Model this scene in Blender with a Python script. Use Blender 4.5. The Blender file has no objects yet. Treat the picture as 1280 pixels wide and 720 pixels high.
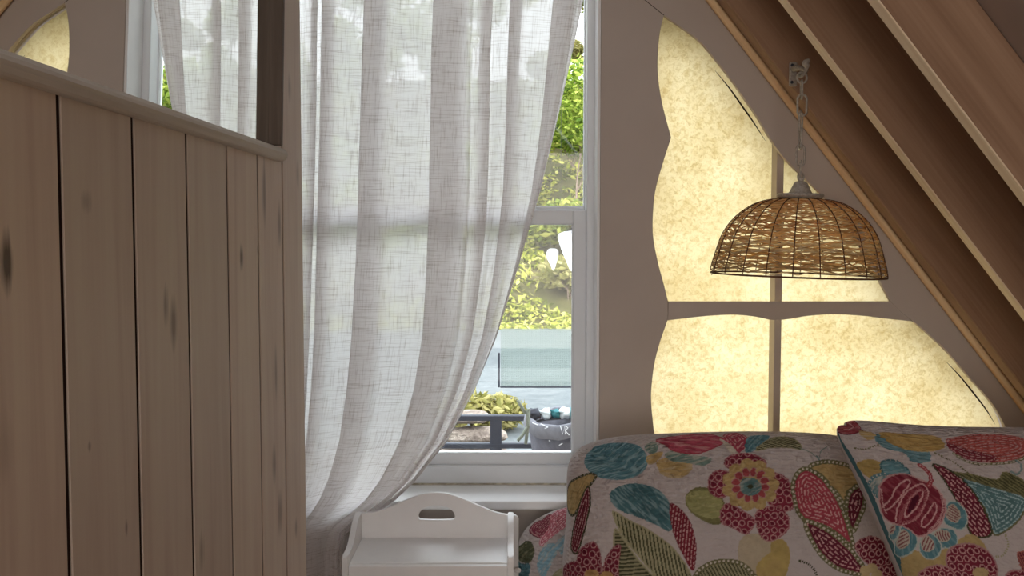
import bpy, bmesh, math, random
import numpy as np
from mathutils import Vector, Matrix

random.seed(7)
rng = np.random.default_rng(11)
SC = bpy.context.scene
COL = SC.collection
PI = math.pi

# ------------------------------------------------------------------ camera
F = 1150.0
CAMZ = 1.35
TH = math.atan(60.0 / F)
cs, sn = math.cos(TH), math.sin(TH)


def P(px, py, Y):
    """photo pixel (1280x720) -> world point on the plane at depth Y"""
    u, v = (px - 640) / F, -(py - 360) / F
    d = Vector((u, cs + v * sn, -sn + v * cs))
    k = Y / d.y
    return Vector((d.x * k, Y, CAMZ + d.z * k))


def proj(V):
    """world points (n,3) -> photo pixels"""
    x, y, z = V[:, 0], V[:, 1], V[:, 2] - CAMZ
    w = y * cs - z * sn
    v = y * sn + z * cs
    return 640 + F * x / w, 360 - F * v / w


cam_d = bpy.data.cameras.new('camera')
cam = bpy.data.objects.new('camera', cam_d)
COL.objects.link(cam)
cam.location = (0, 0, CAMZ)
cam.rotation_euler = (PI / 2 - TH, 0, 0)
cam_d.sensor_width = 36
cam_d.lens = 36 * F / 1280
cam_d.clip_start = 0.02
cam_d.clip_end = 400
SC.camera = cam


# ------------------------------------------------------------------ materials
def s2l(c):
    c = c / 255.0
    return c / 12.92 if c <= 0.04045 else ((c + 0.055) / 1.055) ** 2.4


def rgb(r, g, b, k=1.0):
    return (min(1, s2l(r) * k), min(1, s2l(g) * k), min(1, s2l(b) * k), 1)


class NT:
    def __init__(self, name):
        self.m = bpy.data.materials.new(name)
        self.m.use_nodes = True
        self.t = self.m.node_tree
        self.t.nodes.clear()
        self.out = self.n('ShaderNodeOutputMaterial')

    def n(self, typ, ins=None, **kw):
        nd = self.t.nodes.new(typ)
        for k, v in kw.items():
            setattr(nd, k, v)
        for k, v in (ins or {}).items():
            self.set(nd, k, v)
        return nd

    def set(self, nd, k, v):
        s = nd.inputs[k]
        if isinstance(v, tuple) and len(v) == 2 and hasattr(v[0], 'outputs'):
            self.t.links.new(v[0].outputs[v[1]], s)
        elif hasattr(v, 'outputs'):
            self.t.links.new(v.outputs[0], s)
        else:
            s.default_value = v

    def math(self, op, a, b=0.0, clamp=False):
        nd = self.n('ShaderNodeMath', operation=op, use_clamp=clamp)
        self.set(nd, 0, a)
        self.set(nd, 1, b)
        return nd

    def ramp(self, fac, stops):
        nd = self.n('ShaderNodeValToRGB')
        self.set(nd, 'Fac', fac)
        e = nd.color_ramp.elements
        while len(e) < len(stops):
            e.new(0.5)
        for el, (p, c) in zip(e, stops):
            el.position = p
            el.color = c if len(c) == 4 else (*c, 1)
        return nd

    def mix(self, fac, a, b, blend='MIX'):
        nd = self.n('ShaderNodeMix', data_type='RGBA', blend_type=blend)
        self.set(nd, 0, fac)
        self.set(nd, 6, a)
        self.set(nd, 7, b)
        return (nd, 2)

    def noise(self, vec, scale, detail=3, rough=0.5, dist=0.0):
        nd = self.n('ShaderNodeTexNoise', {'Scale': scale, 'Detail': detail, 'Roughness': rough, 'Distortion': dist})
        if vec is not None:
            self.set(nd, 'Vector', vec)
        return nd

    def coords(self, which='Object', scale=(1, 1, 1), rot=(0, 0, 0)):
        tc = self.n('ShaderNodeTexCoord')
        mp = self.n('ShaderNodeMapping')
        mp.inputs['Scale'].default_value = scale
        mp.inputs['Rotation'].default_value = rot
        self.t.links.new(tc.outputs[which], mp.inputs['Vector'])
        return mp

    def bsdf(self, col, rough=0.6, metal=0.0, bump=None, bstr=0.2, bdist=0.002, spec=0.3):
        b = self.n('ShaderNodeBsdfPrincipled')
        self.set(b, 'Base Color', col)
        self.set(b, 'Roughness', rough)
        self.set(b, 'Metallic', metal)
        b.inputs['Specular IOR Level'].default_value = spec
        if bump is not None:
            bp = self.n('ShaderNodeBump', {'Strength': bstr, 'Distance': bdist})
            self.set(bp, 'Height', bump)
            self.set(b, 'Normal', bp)
        return b

    def end(self, sh):
        self.t.links.new(sh.outputs[0], self.out.inputs['Surface'])
        return self.m


def simple(name, col, rough=0.6, metal=0.0, var=0.06, scale=30, spec=0.3, bstr=0.12):
    t = NT(name)
    nz = t.noise(t.coords('Object'), scale, 4)
    d = tuple(max(0, c * (1 - var)) for c in col[:3]) + (1,)
    h = tuple(min(1, c * (1 + var)) for c in col[:3]) + (1,)
    r = t.ramp(nz, [(0.3, d), (0.7, h)])
    return t.end(t.bsdf(r, rough, metal, nz, bstr, 0.001, spec))


def wood(name, dark, light, rot=(0, 0, 0), scale=(1, 1, 1), rough=0.6, grain=1.0, spec=0.25):
    """grain runs along local X after the mapping"""
    t = NT(name)
    c = t.coords('Object', rot=rot)
    m2 = t.n('ShaderNodeMapping')
    m2.inputs['Scale'].default_value = (1.2 * scale[0], 14 * scale[1], 14 * scale[2])
    t.t.links.new(c.outputs[0], m2.inputs['Vector'])
    n1 = t.noise(m2, 1.6, 5, 0.6, 0.9)
    w = t.n('ShaderNodeTexWave', {'Vector': m2, 'Scale': 0.8, 'Distortion': 7.0, 'Detail': 3.0, 'Detail Scale': 0.7},
            wave_type='RINGS', rings_direction='X')
    f = t.math('ADD', t.math('MULTIPLY', n1, 0.65), t.math('MULTIPLY', (w, 1), 0.35 * grain))
    fine = t.n('ShaderNodeMapping')
    fine.inputs['Scale'].default_value = (3, 130, 130)
    t.t.links.new(c.outputs[0], fine.inputs['Vector'])
    n2 = t.noise(fine, 1.0, 2)
    f2 = t.math('ADD', f, t.math('MULTIPLY', t.math('SUBTRACT', n2, 0.5), 0.55))
    r = t.ramp(f2, [(0.22, dark), (0.72, light)])
    return t.end(t.bsdf(r, rough, 0, f2, 0.15, 0.002, spec))


M = {}
M['wall'] = simple('wall paint', rgb(190, 178, 168), 0.85, 0, 0.025, 9)
M['white_wood'] = simple('white paint', rgb(240, 239, 238), 0.42, 0, 0.02, 20, 0.4)
M['vinyl'] = simple('white vinyl', rgb(222, 225, 228), 0.38, 0, 0.012, 15, 0.45, 0.03)
M['ceiling'] = simple('ceiling paint', rgb(168, 152, 142), 0.85, 0, 0.04, 12)
M['dark_gap'] = simple('dark groove', rgb(48, 26, 20), 0.9, 0, 0.1)
M['dark_metal'] = simple('dark metal', rgb(62, 66, 76), 0.5, 0.2, 0.06)
M['lamp_metal'] = simple('aged grey paint', rgb(168, 160, 150), 0.55, 0.1, 0.22, 160, 0.4, 0.4)
M['seam'] = simple('seam', rgb(60, 52, 44), 0.9)
ROT_SLOPE = (0, math.radians(-51.62), 0)
M['rafter'] = wood('rafter wood', rgb(146, 114, 90), rgb(172, 140, 114), rot=ROT_SLOPE, scale=(1, .5, .5), grain=.6)
M['edge'] = wood('window-lit wood edge', rgb(232, 206, 174), rgb(246, 228, 200), rot=ROT_SLOPE, scale=(1, 1.5, 1.5), grain=.5)  # paler than the rafters: holds the window light falling on their undersides
M['molding'] = wood('molding wood', rgb(214, 168, 120), rgb(240, 206, 160), rot=ROT_SLOPE, scale=(1, 1.5, 1.5))
M['floor'] = wood('floor boards', rgb(105, 78, 58), rgb(160, 124, 94))
M['ledge'] = wood('ledge wood', rgb(196, 188, 176), rgb(218, 210, 198), rot=(0, 0, PI / 2), grain=.3)
M['frame_dark'] = wood('mirror frame wood', rgb(92, 80, 70), rgb(120, 106, 94), rot=(0, PI / 2, 0), grain=.4)


def glass_mat(name, tint=(0.97, 0.985, 0.98, 1), f=0.06):
    t = NT(name)
    tr = t.n('ShaderNodeBsdfTransparent', {'Color': tint})
    gl = t.n('ShaderNodeBsdfGlossy', {'Color': (1, 1, 1, 1), 'Roughness': 0.02})
    fr = t.n('ShaderNodeFresnel', {'IOR': 1.35})
    mx = t.n('ShaderNodeMixShader')
    t.set(mx, 0, fr)
    t.t.links.new(tr.outputs[0], mx.inputs[1])
    t.t.links.new(gl.outputs[0], mx.inputs[2])
    return t.end(mx)


M['glass'] = glass_mat('window glass')

t = NT('mirror silver')
M['mirror'] = t.end(t.n('ShaderNodeBsdfGlossy', {'Color': (0.90, 0.905, 0.89, 1), 'Roughness': 0.0}))


def plank_mat():
    t = NT('whitewashed pine')
    tc = t.n('ShaderNodeTexCoord')
    geo = t.n('ShaderNodeNewGeometry')
    off = t.n('ShaderNodeCombineXYZ')
    t.set(off, 1, t.math('MULTIPLY', (geo, 'Random Per Island'), 37.0))
    t.set(off, 2, t.math('MULTIPLY', (geo, 'Random Per Island'), 11.0))
    ad = t.n('ShaderNodeVectorMath', operation='ADD')
    t.set(ad, 0, (tc, 'Object'))
    t.set(ad, 1, off)
    mp = t.n('ShaderNodeMapping')
    mp.inputs['Scale'].default_value = (1, 16, 1.0)
    t.set(mp, 'Vector', ad)
    n1 = t.noise(mp, 1.5, 4, 0.55, 0.8)
    fm = t.n('ShaderNodeMapping')
    fm.inputs['Scale'].default_value = (1, 190, 3.2)
    t.set(fm, 'Vector', ad)
    n2 = t.noise(fm, 1.0, 3)
    f = t.math('ADD', n1, t.math('MULTIPLY', t.math('SUBTRACT', n2, 0.5), 0.22))
    base = t.ramp(f, [(0.25, rgb(202, 180, 166)), (0.5, rgb(214, 196, 181)), (0.78, rgb(220, 206, 189))])
    isl = t.ramp((geo, 'Random Per Island'), [(0, (0.93, 0.93, 0.93)), (1, (1.05, 1.03, 1.0))])
    col = t.mix(1.0, base, isl, 'MULTIPLY')
    # knots at fixed spots on the boards
    acc = None
    for (px, py, ry, rz, s) in KNOTS:
        c = wall_pt(px, py)
        sb = t.n('ShaderNodeVectorMath', operation='SUBTRACT')
        t.set(sb, 0, (tc, 'Object'))
        sb.inputs[1].default_value = (0, c.y, c.z)
        ml = t.n('ShaderNodeVectorMath', operation='MULTIPLY')
        t.set(ml, 0, sb)
        ml.inputs[1].default_value = (0, 1 / ry, 1 / rz)
        ln = t.n('ShaderNodeVectorMath', operation='LENGTH')
        t.set(ln, 0, ml)
        wob = t.math('ADD', (ln, 'Value'), t.math('MULTIPLY', t.math('SUBTRACT', n2, 0.5), 1.3))
        mr = t.n('ShaderNodeMapRange', {'From Min': 0.35, 'From Max': 1.25, 'To Min': s, 'To Max': 0.0}, clamp=True)
        t.set(mr, 0, wob)
        acc = mr if acc is None else t.math('MAXIMUM', acc, mr)
    col = t.mix(acc, col, rgb(88, 66, 54))
    return t.end(t.bsdf(col, 0.5, 0, f, 0.12, 0.0015, 0.35))


# wall_left plane: X = XL + TA*Y
XL, TA = -0.509, 0.0304


def wall_pt(px, py, off=0.0):
    """point where the pixel ray meets the panelled wall"""
    u, v = (px - 640) / F, -(py - 360) / F
    d = Vector((u, cs + v * sn, -sn + v * cs))
    k = (XL + off) / (d.x - TA * d.y)
    return Vector((d.x * k, d.y * k, CAMZ + d.z * k))


KNOTS = [(9, 328, .011, .026, .95), (207, 383, .008, .028, .55), (217, 404, .012, .034, .6), (302, 322, .009, .02, .8),
         (323, 312, .007, .012, .6), (349, 282, .012, .04, .5), (330, 240, .012, .055, .55), (345, 465, .009, .05, .45),
         (343, 580, .012, .035, .5), (350, 640, .016, .04, .5), (252, 690, .010, .030, .45), (370, 660, .008, .02, .5),
         (362, 110, .012, .03, .35), (372, 218, .012, .03, .3), (108, 252, .012, .012, .3), (158, 660, .004, .01, .6),
         (112, 558, .004, .006, .5), (0, 560, .02, .03, .15)]
M['plank'] = plank_mat()


# ------------------------------------------------------------------ object helpers
def tag(o, label=None, cat=None, group=None, kind=None):
    if label:
        o['label'] = label
    if cat:
        o['category'] = cat
    if group:
        o['group'] = group
    if kind:
        o['kind'] = kind
    return o


def empty(name, loc, **kw):
    o = bpy.data.objects.new(name, None)
    o.empty_display_size = 0.05
    o.location = loc
    COL.objects.link(o)
    return tag(o, **kw)


def root_loc(o):
    return Vector(o.location)          # meshes keep world coordinates, so only Empties carry an offset


def obj(name, bm, mat, parent=None, smooth=False, normals=True, **kw):
    """links a bmesh (world coordinates) as one object; its origin stays at its parent's base"""
    me = bpy.data.meshes.new(name)
    if normals:
        bmesh.ops.recalc_face_normals(bm, faces=bm.faces[:])
    bm.to_mesh(me)
    bm.free()
    o = bpy.data.objects.new(name, me)
    COL.objects.link(o)
    if mat is not None:
        me.materials.append(mat)
    if smooth:
        me.shade_smooth()
    if parent is not None:
        o.parent = parent
        o.matrix_parent_inverse = Matrix.Translation(-root_loc(parent))
    return tag(o, **kw)


def BM():
    return bmesh.new()


def box(bm, lo, hi, bev=0.0, seg=2, mat=None):
    lo, hi = Vector(lo), Vector(hi)
    vs = [bm.verts.new((x, y, z)) for x in (lo.x, hi.x) for y in (lo.y, hi.y) for z in (lo.z, hi.z)]
    fs = [bm.faces.new([vs[i] for i in q]) for q in
          ((0, 1, 3, 2), (4, 6, 7, 5), (0, 4, 5, 1), (2, 3, 7, 6), (0, 2, 6, 4), (1, 5, 7, 3))]
    if bev > 0:
        es = list({e for f in fs for e in f.edges})
        r = bmesh.ops.bevel(bm, geom=es, offset=bev, segments=seg, affect='EDGES', profile=0.5)
        vs = list({v for f in r['faces'] for v in f.verts} | {v for v in vs if v.is_valid})
    if mat is not None:
        bmesh.ops.transform(bm, matrix=mat, verts=[v for v in vs if v.is_valid])
    return bm


def tube(bm, pts, r, seg=8, closed=False, caps=True, flat=1.0):
    pts = [Vector(p) for p in pts]
    n = len(pts)
    rings = []
    up0 = None
    for i, p in enumerate(pts):
        a = pts[(i - 1) % n] if (closed or i > 0) else pts[i]
        b = pts[(i + 1) % n] if (closed or i < n - 1) else pts[i]
        tg = (b - a).normalized()
        if up0 is None:
            ref = Vector((0, 0, 1)) if abs(tg.z) < 0.9 else Vector((0, 1, 0))
            up0 = (ref - tg * ref.dot(tg)).normalized()
        else:
            up0 = (up0 - tg * up0.dot(tg)).normalized()
        sd = tg.cross(up0)
        rr = r[i] if isinstance(r, (list, tuple)) else r
        rings.append([bm.verts.new(p + up0 * math.sin(2 * PI * k / seg) * rr * flat + sd * math.cos(2 * PI * k / seg) * rr)
                      for k in range(seg)])
    for i in range(n if closed else n - 1):
        A, B = rings[i], rings[(i + 1) % n]
        for k in range(seg):
            bm.faces.new((A[k], A[(k + 1) % seg], B[(k + 1) % seg], B[k]))
    if caps and not closed:
        bm.faces.new(rings[0][::-1])
        bm.faces.new(rings[-1])
    return bm


def lathe(bm, prof, c, seg=32, mat=None):
    """profile of (radius, height) round a vertical axis at c"""
    c = Vector(c)
    new = []
    rings = []
    for (r, z) in prof:
        if r < 1e-5:
            ring = [bm.verts.new(c + Vector((0, 0, z)))]
        else:
            ring = [bm.verts.new(c + Vector((r * math.cos(2 * PI * k / seg), r * math.sin(2 * PI * k / seg), z)))
                    for k in range(seg)]
        rings.append(ring)
        new += ring
    for A, B in zip(rings, rings[1:]):
        if len(A) == 1 and len(B) == 1:
            continue
        for k in range(seg):
            a, a2, b, b2 = A[k % len(A)], A[(k + 1) % len(A)], B[k % len(B)], B[(k + 1) % len(B)]
            f = []
            for v in (a, a2, b2, b):
                if v not in f:
                    f.append(v)
            if len(f) > 2:
                bm.faces.new(f)
    if mat is not None:
        bmesh.ops.transform(bm, matrix=mat, verts=new)
    return bm


def prism(bm, pts, y0, y1):
    """(x,z) outline extruded from y0 to y1"""
    a = [bm.verts.new((x, y0, z)) for x, z in pts]
    b = [bm.verts.new((x, y1, z)) for x, z in pts]
    bm.faces.new(a)
    bm.faces.new(b[::-1])
    n = len(pts)
    for i in range(n):
        bm.faces.new((a[i], b[i], b[(i + 1) % n], a[(i + 1) % n]))
    return bm


def sheet(outlines, y0, y1, bev=0.0):
    """board in the XZ plane with holes: filled 2D curve turned into a mesh (bmesh returned)"""
    cu = bpy.data.curves.new('tmp', 'CURVE')
    cu.dimensions = '2D'
    cu.fill_mode = 'BOTH'
    h = (y1 - y0) / 2
    cu.extrude = h - bev
    cu.bevel_depth = bev
    cu.bevel_resolution = 1
    cu.offset = -bev
    for pts in outlines:
        sp = cu.splines.new('POLY')
        sp.points.add(len(pts) - 1)
        for q, (x, z) in zip(sp.points, pts):
            q.co = (x, z, 0, 1)
        sp.use_cyclic_u = True
    o = bpy.data.objects.new('tmp', cu)
    COL.objects.link(o)
    bpy.context.view_layer.update()
    me = bpy.data.meshes.new_from_object(o.evaluated_get(bpy.context.evaluated_depsgraph_get()))
    bm = bmesh.new()
    bm.from_mesh(me)
    for v in bm.verts:
        x, z, y = v.co
        v.co = (x, (y0 + y1) / 2 - y, z)
    bpy.data.objects.remove(o)
    bpy.data.curves.remove(cu)
    bpy.data.meshes.remove(me)
    bmesh.ops.remove_doubles(bm, verts=bm.verts[:], dist=1e-5)
    return bm


def crom(pts, n=6, closed=False):
    """Catmull-Rom through 2D/3D points"""
    p = [np.array(q, float) for q in pts]
    N = len(p)
    out = []
    for i in range(N if closed else N - 1):
        if closed:
            a, b, c, d = p[(i - 1) % N], p[i], p[(i + 1) % N], p[(i + 2) % N]
        else:
            b, c = p[i], p[i + 1]
            a = p[i - 1] if i > 0 else 2 * b - c
            d = p[i + 2] if i + 2 < N else 2 * c - b
        for k in range(n):
            t = k / n
            out.append(0.5 * (2 * b + (c - a) * t + (2 * a - 5 * b + 4 * c - d) * t * t + (3 * b - 3 * c + d - a) * t ** 3))
    if not closed:
        out.append(p[-1])
    return out


def xz(pts, Y):
    r = []
    for px, py in pts:
        v = P(px, py, Y)
        r.append((v.x, v.z))
    return r


def grid_mesh(name, V, nu, nv, mat, uv=None, col=None, parent=None, closed_u=False, **kw):
    """V (nu*nv,3), index i*nv+j"""
    iu = np.arange(nu if closed_u else nu - 1)
    jv = np.arange(nv - 1)
    I, J = np.meshgrid(iu, jv, indexing='ij')
    I2 = (I + 1) % nu
    q = np.stack([I * nv + J, I2 * nv + J, I2 * nv + J + 1, I * nv + J + 1], -1).reshape(-1, 4)
    me = bpy.data.meshes.new(name)
    me.vertices.add(len(V))
    me.vertices.foreach_set('co', V.astype(np.float32).ravel())
    me.loops.add(q.size)
    me.loops.foreach_set('vertex_index', q.astype(np.int32).ravel())
    me.polygons.add(len(q))
    me.polygons.foreach_set('loop_start', (np.arange(len(q)) * 4).astype(np.int32))
    me.update(calc_edges=True)
    if uv is not None:
        l = me.uv_layers.new(name='UVMap')
        l.data.foreach_set('uv', uv[q.ravel()].astype(np.float32).ravel())
    if col is not None:
        ca = me.color_attributes.new('Col', 'FLOAT_COLOR', 'POINT')
        c4 = np.ones((len(V), 4), np.float32)
        c4[:, :3] = col
        ca.data.foreach_set('color', c4.ravel())
    me.shade_smooth()
    me.validate()
    me.materials.append(mat)
    o = bpy.data.objects.new(name, me)
    COL.objects.link(o)
    if parent is not None:
        o.parent = parent
        o.matrix_parent_inverse = Matrix.Translation(-root_loc(parent))
    return tag(o, **kw)


_lat = rng.random((256, 256))


def vnoise(x, y):
    x, y = np.asarray(x, float), np.asarray(y, float)
    xi, yi = np.floor(x).astype(int), np.floor(y).astype(int)
    fx, fy = x - xi, y - yi
    fx, fy = fx * fx * (3 - 2 * fx), fy * fy * (3 - 2 * fy)
    a, b = _lat[xi % 256, yi % 256], _lat[(xi + 1) % 256, yi % 256]
    c, d = _lat[xi % 256, (yi + 1) % 256], _lat[(xi + 1) % 256, (yi + 1) % 256]
    return (a * (1 - fx) + b * fx) * (1 - fy) + (c * (1 - fx) + d * fx) * fy


def fbm(x, y, o=3):
    s, a, t = 0, 1, 0
    for k in range(o):
        s = s + a * vnoise(x * 2 ** k + 17.3 * k, y * 2 ** k + 5.1 * k)
        t += a
        a *= 0.5
    return s / t


# ------------------------------------------------------------------ room shell
D = 2.60                       # front face of the back wall
SL = 1.2625                    # slope of the roof (drop per metre)
RX = -0.30                     # ridge
X0 = 1.08                      # underside of the rafters at camera height
AN = math.atan(SL)
e1 = Vector((math.cos(AN), 0, -math.sin(AN)))
e2 = Vector((math.sin(AN), 0, math.cos(AN)))
RIDGE = Vector((RX, 0, CAMZ + SL * (X0 - RX)))
SLEN = RIDGE.z / math.sin(AN)
REAR = -3.2

# --- back wall: a skin board with the shaped cut-out, a core behind it
left_edge = [(830, 19), (825, 40), (822.5, 65), (822.5, 94), (828, 130), (839, 172), (828, 206), (819, 240), (816, 275), (817, 300),
             (823, 330), (830, 356), (835, 377), (835, 399), (824, 431), (817, 461), (814, 495), (816, 525), (820, 552), (830, 590), (846, 622)]
right_edge = [(830, 19), (850, 33), (874, 51), (894, 74), (915, 101), (931, 124), (945, 144), (957, 164), (972, 187), (988, 206), (1006, 223),
              (1023, 240), (1045, 264), (1064, 290), (1080, 316), (1094, 340), (1104, 360), (1114, 378), (1126, 390), (1141, 401), (1163, 420),
              (1186, 442), (1212, 472), (1239, 503), (1255, 530), (1264, 560), (1266, 590), (1262, 622)]
kl = 5                                                     # notch
L1, L2, L3 = crom(left_edge[:kl + 1], 5), crom(left_edge[kl:12 + 1], 5), crom(left_edge[13:], 5)
R1, R2 = crom(right_edge[:18], 5), crom(right_edge[17:], 5)
hole_px = [tuple(q) for q in (L1 + L2[1:] + L3)] + [tuple(q) for q in (R1 + R2[1:])][::-1][:-1]
hole = xz(hole_px, D)


def inflate(pts, d):
    n = len(pts)
    area = sum(pts[i][0] * pts[(i + 1) % n][1] - pts[(i + 1) % n][0] * pts[i][1] for i in range(n))
    s = 1 if area > 0 else -1
    out = []
    for i in range(n):
        a, b = Vector(pts[i - 3]), Vector(pts[(i + 3) % n])
        tdir = (b - a).normalized()
        out.append((pts[i][0] + s * tdir.y * d, pts[i][1] - s * tdir.x * d))
    return out


wx0, wx1 = -0.80, P(750.2, 283, D).x                       # window opening
SILL_Z = P(600, 627, 2.52).z
wz0, wz1 = SILL_Z - 0.019, CAMZ + 1.0
opening = [(wx0, wz0), (wx1, wz0), (wx1, wz1), (wx0, wz1)]
eo = 0.15
gable = [(RX - (RIDGE.z + .1) / SL - 0.1, 0), (RX + (RIDGE.z + .1) / SL + 0.1, 0), (RX, RIDGE.z + 0.17)]
wb = empty('wall_back', (0, D, 0), kind='structure')
obj('wall_skin', sheet([gable, opening, hole], D, D + 0.016, 0.0012), M['wall'], wb)
core_hole = inflate(hole, 0.03)
obj('wall_core', sheet([gable, opening, core_hole], D + 0.0165, D + 0.19), M['wall'], wb)
# thin paint seam where the shaped boards meet
bm = BM()
tube(bm, [P(806, 0, D - .0005), P(830, 19, D - .0005)], 0.0009, 5)
obj('seam', bm, M['seam'], wb)

# --- floor, ceiling, rear wall
bm = BM()
box(bm, (-3.2, REAR - .1, -0.1), (2.9, D + 0.19, 0.0))
obj('floor', bm, M['floor'], kind='structure')


def slope_box(bm, s0, s1, h0, h1, y0, y1, bev=0.0, left=False):
    a = e1 if not left else Vector((-e1.x, 0, e1.z))
    b = e2 if not left else Vector((-e2.x, 0, e2.z))
    m = Matrix(((a.x, 0, b.x, RIDGE.x), (0, 1, 0, 0), (a.z, 0, b.z, RIDGE.z), (0, 0, 0, 1)))
    return box(bm, (s0, y0, h0), (s1, y1, h1), bev, 1, m)


bm = BM()
slope_box(bm, -.1, SLEN + .15, 0.15, 0.20, REAR, D + .19)
slope_box(bm, -.1, SLEN + .15, 0.15, 0.20, REAR, D + .19, left=True)
obj('ceiling', bm, M['ceiling'], kind='structure')

rear_open = [(-1.55, 0.15), (0.95, 0.15), (0.95, 1.95), (-.3, 2.65), (-1.55, 1.95)]  # unseen opening, put in to let sky light fill the room
obj('wall_rear', sheet([gable, rear_open], REAR - .02, REAR + .1), M['wall'], kind='structure')

# --- rafters along the slope
rafter_y = [(2.500, 2.560, 'brown roof rafter against the back wall, carrying the lamp hook'),
            (2.170, 2.208, 'second brown roof rafter out from the back wall, just behind the hanging lamp hook line'),
            (1.810, 1.848, 'third brown roof rafter out from the back wall, topmost in the upper right corner')]
rafter_y[1] = (2.170, 2.208, 'second brown roof rafter out from the back wall, with one pale lit edge beside it')
for i, (y0, y1, lab) in enumerate(rafter_y):
    bm = BM()
    slope_box(bm, -0.05, SLEN - .02, 0.0, 0.149, y0, y1, 0.003)
    ro = obj('rafter', bm, M['rafter'], label=lab, cat='beam', group='sloping roof rafters')
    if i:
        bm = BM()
        slope_box(bm, -0.05, SLEN - .02, -0.0022, 0.0015, y0 + .0006, y1 - .0006, 0.0008)  # thin pale strip, window glow on the underside painted as wood colour
        obj('lit_edge', bm, M['edge'], ro, label='pale lower edge, window light put into its colour')
# rounded wood strip in the corner of wall and first rafter
bm = BM()
a = RIDGE + e1 * 0.05
b = RIDGE + e1 * (SLEN - .05)
pts = [Vector((a.x + (b.x - a.x) * k / 24, 2.5865, a.z + (b.z - a.z) * k / 24)) - e2 * 0.002 for k in range(25)]
tube(bm, pts, 0.0125, 14)
obj('trim_1', bm, M['molding'], smooth=True, kind='structure')

# --- panelled wall on the left
grooves = [wall_pt(x, y).y for x, y in ((-30, 300), (77.6, 300), (168.8, 300), (235.2, 300), (285.5, 300), (323.4, 300), (354.0, 300))]
wall_end = wall_pt(378.3, 300).y
edges = [grooves[0] - .17 * k for k in (4, 3, 2, 1)] + grooves + [wall_end]
bm = BM()
WT = 1.45 + CAMZ
GAP = 0.0095


def wall_x(y):
    return XL + TA * y


for y0, y1 in zip(edges, edges[1:]):
    ya, yb = y0 + GAP / 2, y1 - (GAP / 2 if y1 != wall_end else 0)
    c = (ya + yb) / 2
    rot = Matrix.Translation((wall_x(c) - .0, c, 0)) @ Matrix.Rotation(-math.atan(TA), 4, 'Z')
    box(bm, (-0.0029, ya - c, 0.0), (0.0, yb - c, WT), 0.0009, 1, rot)
wl = obj('wall_left', bm, M['plank'], kind='structure')
bm = BM()
y0, y1 = edges[0], wall_end - .004
c = (y0 + y1) / 2
rot = Matrix.Translation((wall_x(c), c, 0)) @ Matrix.Rotation(-math.atan(TA), 4, 'Z')
box(bm, (-0.10, y0 - c, 0.0), (-0.0030, y1 - c, WT), 0, 1, rot)
obj('backing', bm, M['dark_gap'], wl)


# ledge and mirror on that wall
def on_wall(y, off, z):
    return Vector((wall_x(y) + off, y, z))


LEDGE_END = 1.80
zb = wall_pt(140, 133, 0.02).z
zt = wall_pt(140, 107, 0.02).z
bm = BM()
prof = [(0.0005, zb), (0.012, zb), (0.0165, zb + .002), (0.0205, zb + .007), (0.022, (zb + zt) / 2), (0.0205, zt - .007), (0.0165, zt - .0015), (0.012, zt), (0.0005, zt)]
ys = [-0.2, LEDGE_END - .012, LEDGE_END - .005, LEDGE_END]
rings = []
for i, y in enumerate(ys):
    sh = 0 if i < 2 else (0.003 if i == 2 else 0.011)
    rings.append([bm.verts.new(on_wall(y, max(.0005, o - sh) if o > .001 else o, z)) for o, z in prof])
for A, B in zip(rings, rings[1:]):
    for k in range(len(prof)):
        bm.faces.new((A[k], A[(k + 1) % len(prof)], B[(k + 1) % len(prof)], B[k]))
bm.faces.new(rings[0])
bm.faces.new(rings[-1][::-1])
obj('ledge_shelf', bm, M['ledge'], smooth=False, label='narrow greyish wood ledge with rounded nose under the mirror on the plank wall', cat='shelf')

MY0, MY1 = 0.42, 1.722          # clear glass
MZ0, MZ1 = zt + .004, zt + 0.85
EPS = math.radians(1.5)
mir = empty('wall_mirror', on_wall((MY0 + MY1) / 2, 0.002, zt), label='large wall mirror in a dark wooden frame, reflecting the curtained window', cat='mirror')
ang = Matrix.Rotation(-math.atan(TA - .0078), 4, 'Z')
yc = (MY0 + MY1) / 2
# local frame: x out of the wall, y along it, z up; the top leans out by EPS
mm = Matrix.Translation(on_wall(yc, 0.0097, zt)) @ ang @ Matrix.Rotation(EPS, 4, 'Y')
hw = (MY1 - MY0) / 2
bm = BM()
box(bm, (-0.004, -hw - .004, 0.0005), (-0.001, hw + .004, 0.85), 0, 1, mm)
obj('glass', bm, M['mirror'], mir)
bm = BM()
FW = .014
for lo, hi in (((-.002, hw, 0.0005), (0.0225, hw + FW, .87)), ((-.002, -hw - FW, 0.0005), (0.0225, -hw, .87)),
               ((0.0, -hw, 0.85), (0.0225, hw, 0.87))):
    box(bm, lo, hi, 0.0012, 1, mm)
obj('frame', bm, M['frame_dark'], mir)

# ------------------------------------------------------------------ window_1 (white vinyl sash window)
WY = 2.70
win = empty('window_1', ((wx0 + wx1) / 2, WY, wz0), kind='structure')


def ring_frame(bm, x0, x1, z0, z1, il, ir, ib, it, y0, y1, bev=0.003):
    box(bm, (x0, y0, z0), (x0 + il, y1, z1), bev, 2)
    box(bm, (x1 - ir, y0, z0), (x1, y1, z1), bev, 2)
    box(bm, (x0 + il - .001, y0, z0), (x1 - ir + .001, y1, z0 + ib), bev, 2)
    box(bm, (x0 + il - .001, y0, z1 - it), (x1 - ir + .001, y1, z1), bev, 2)


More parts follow.
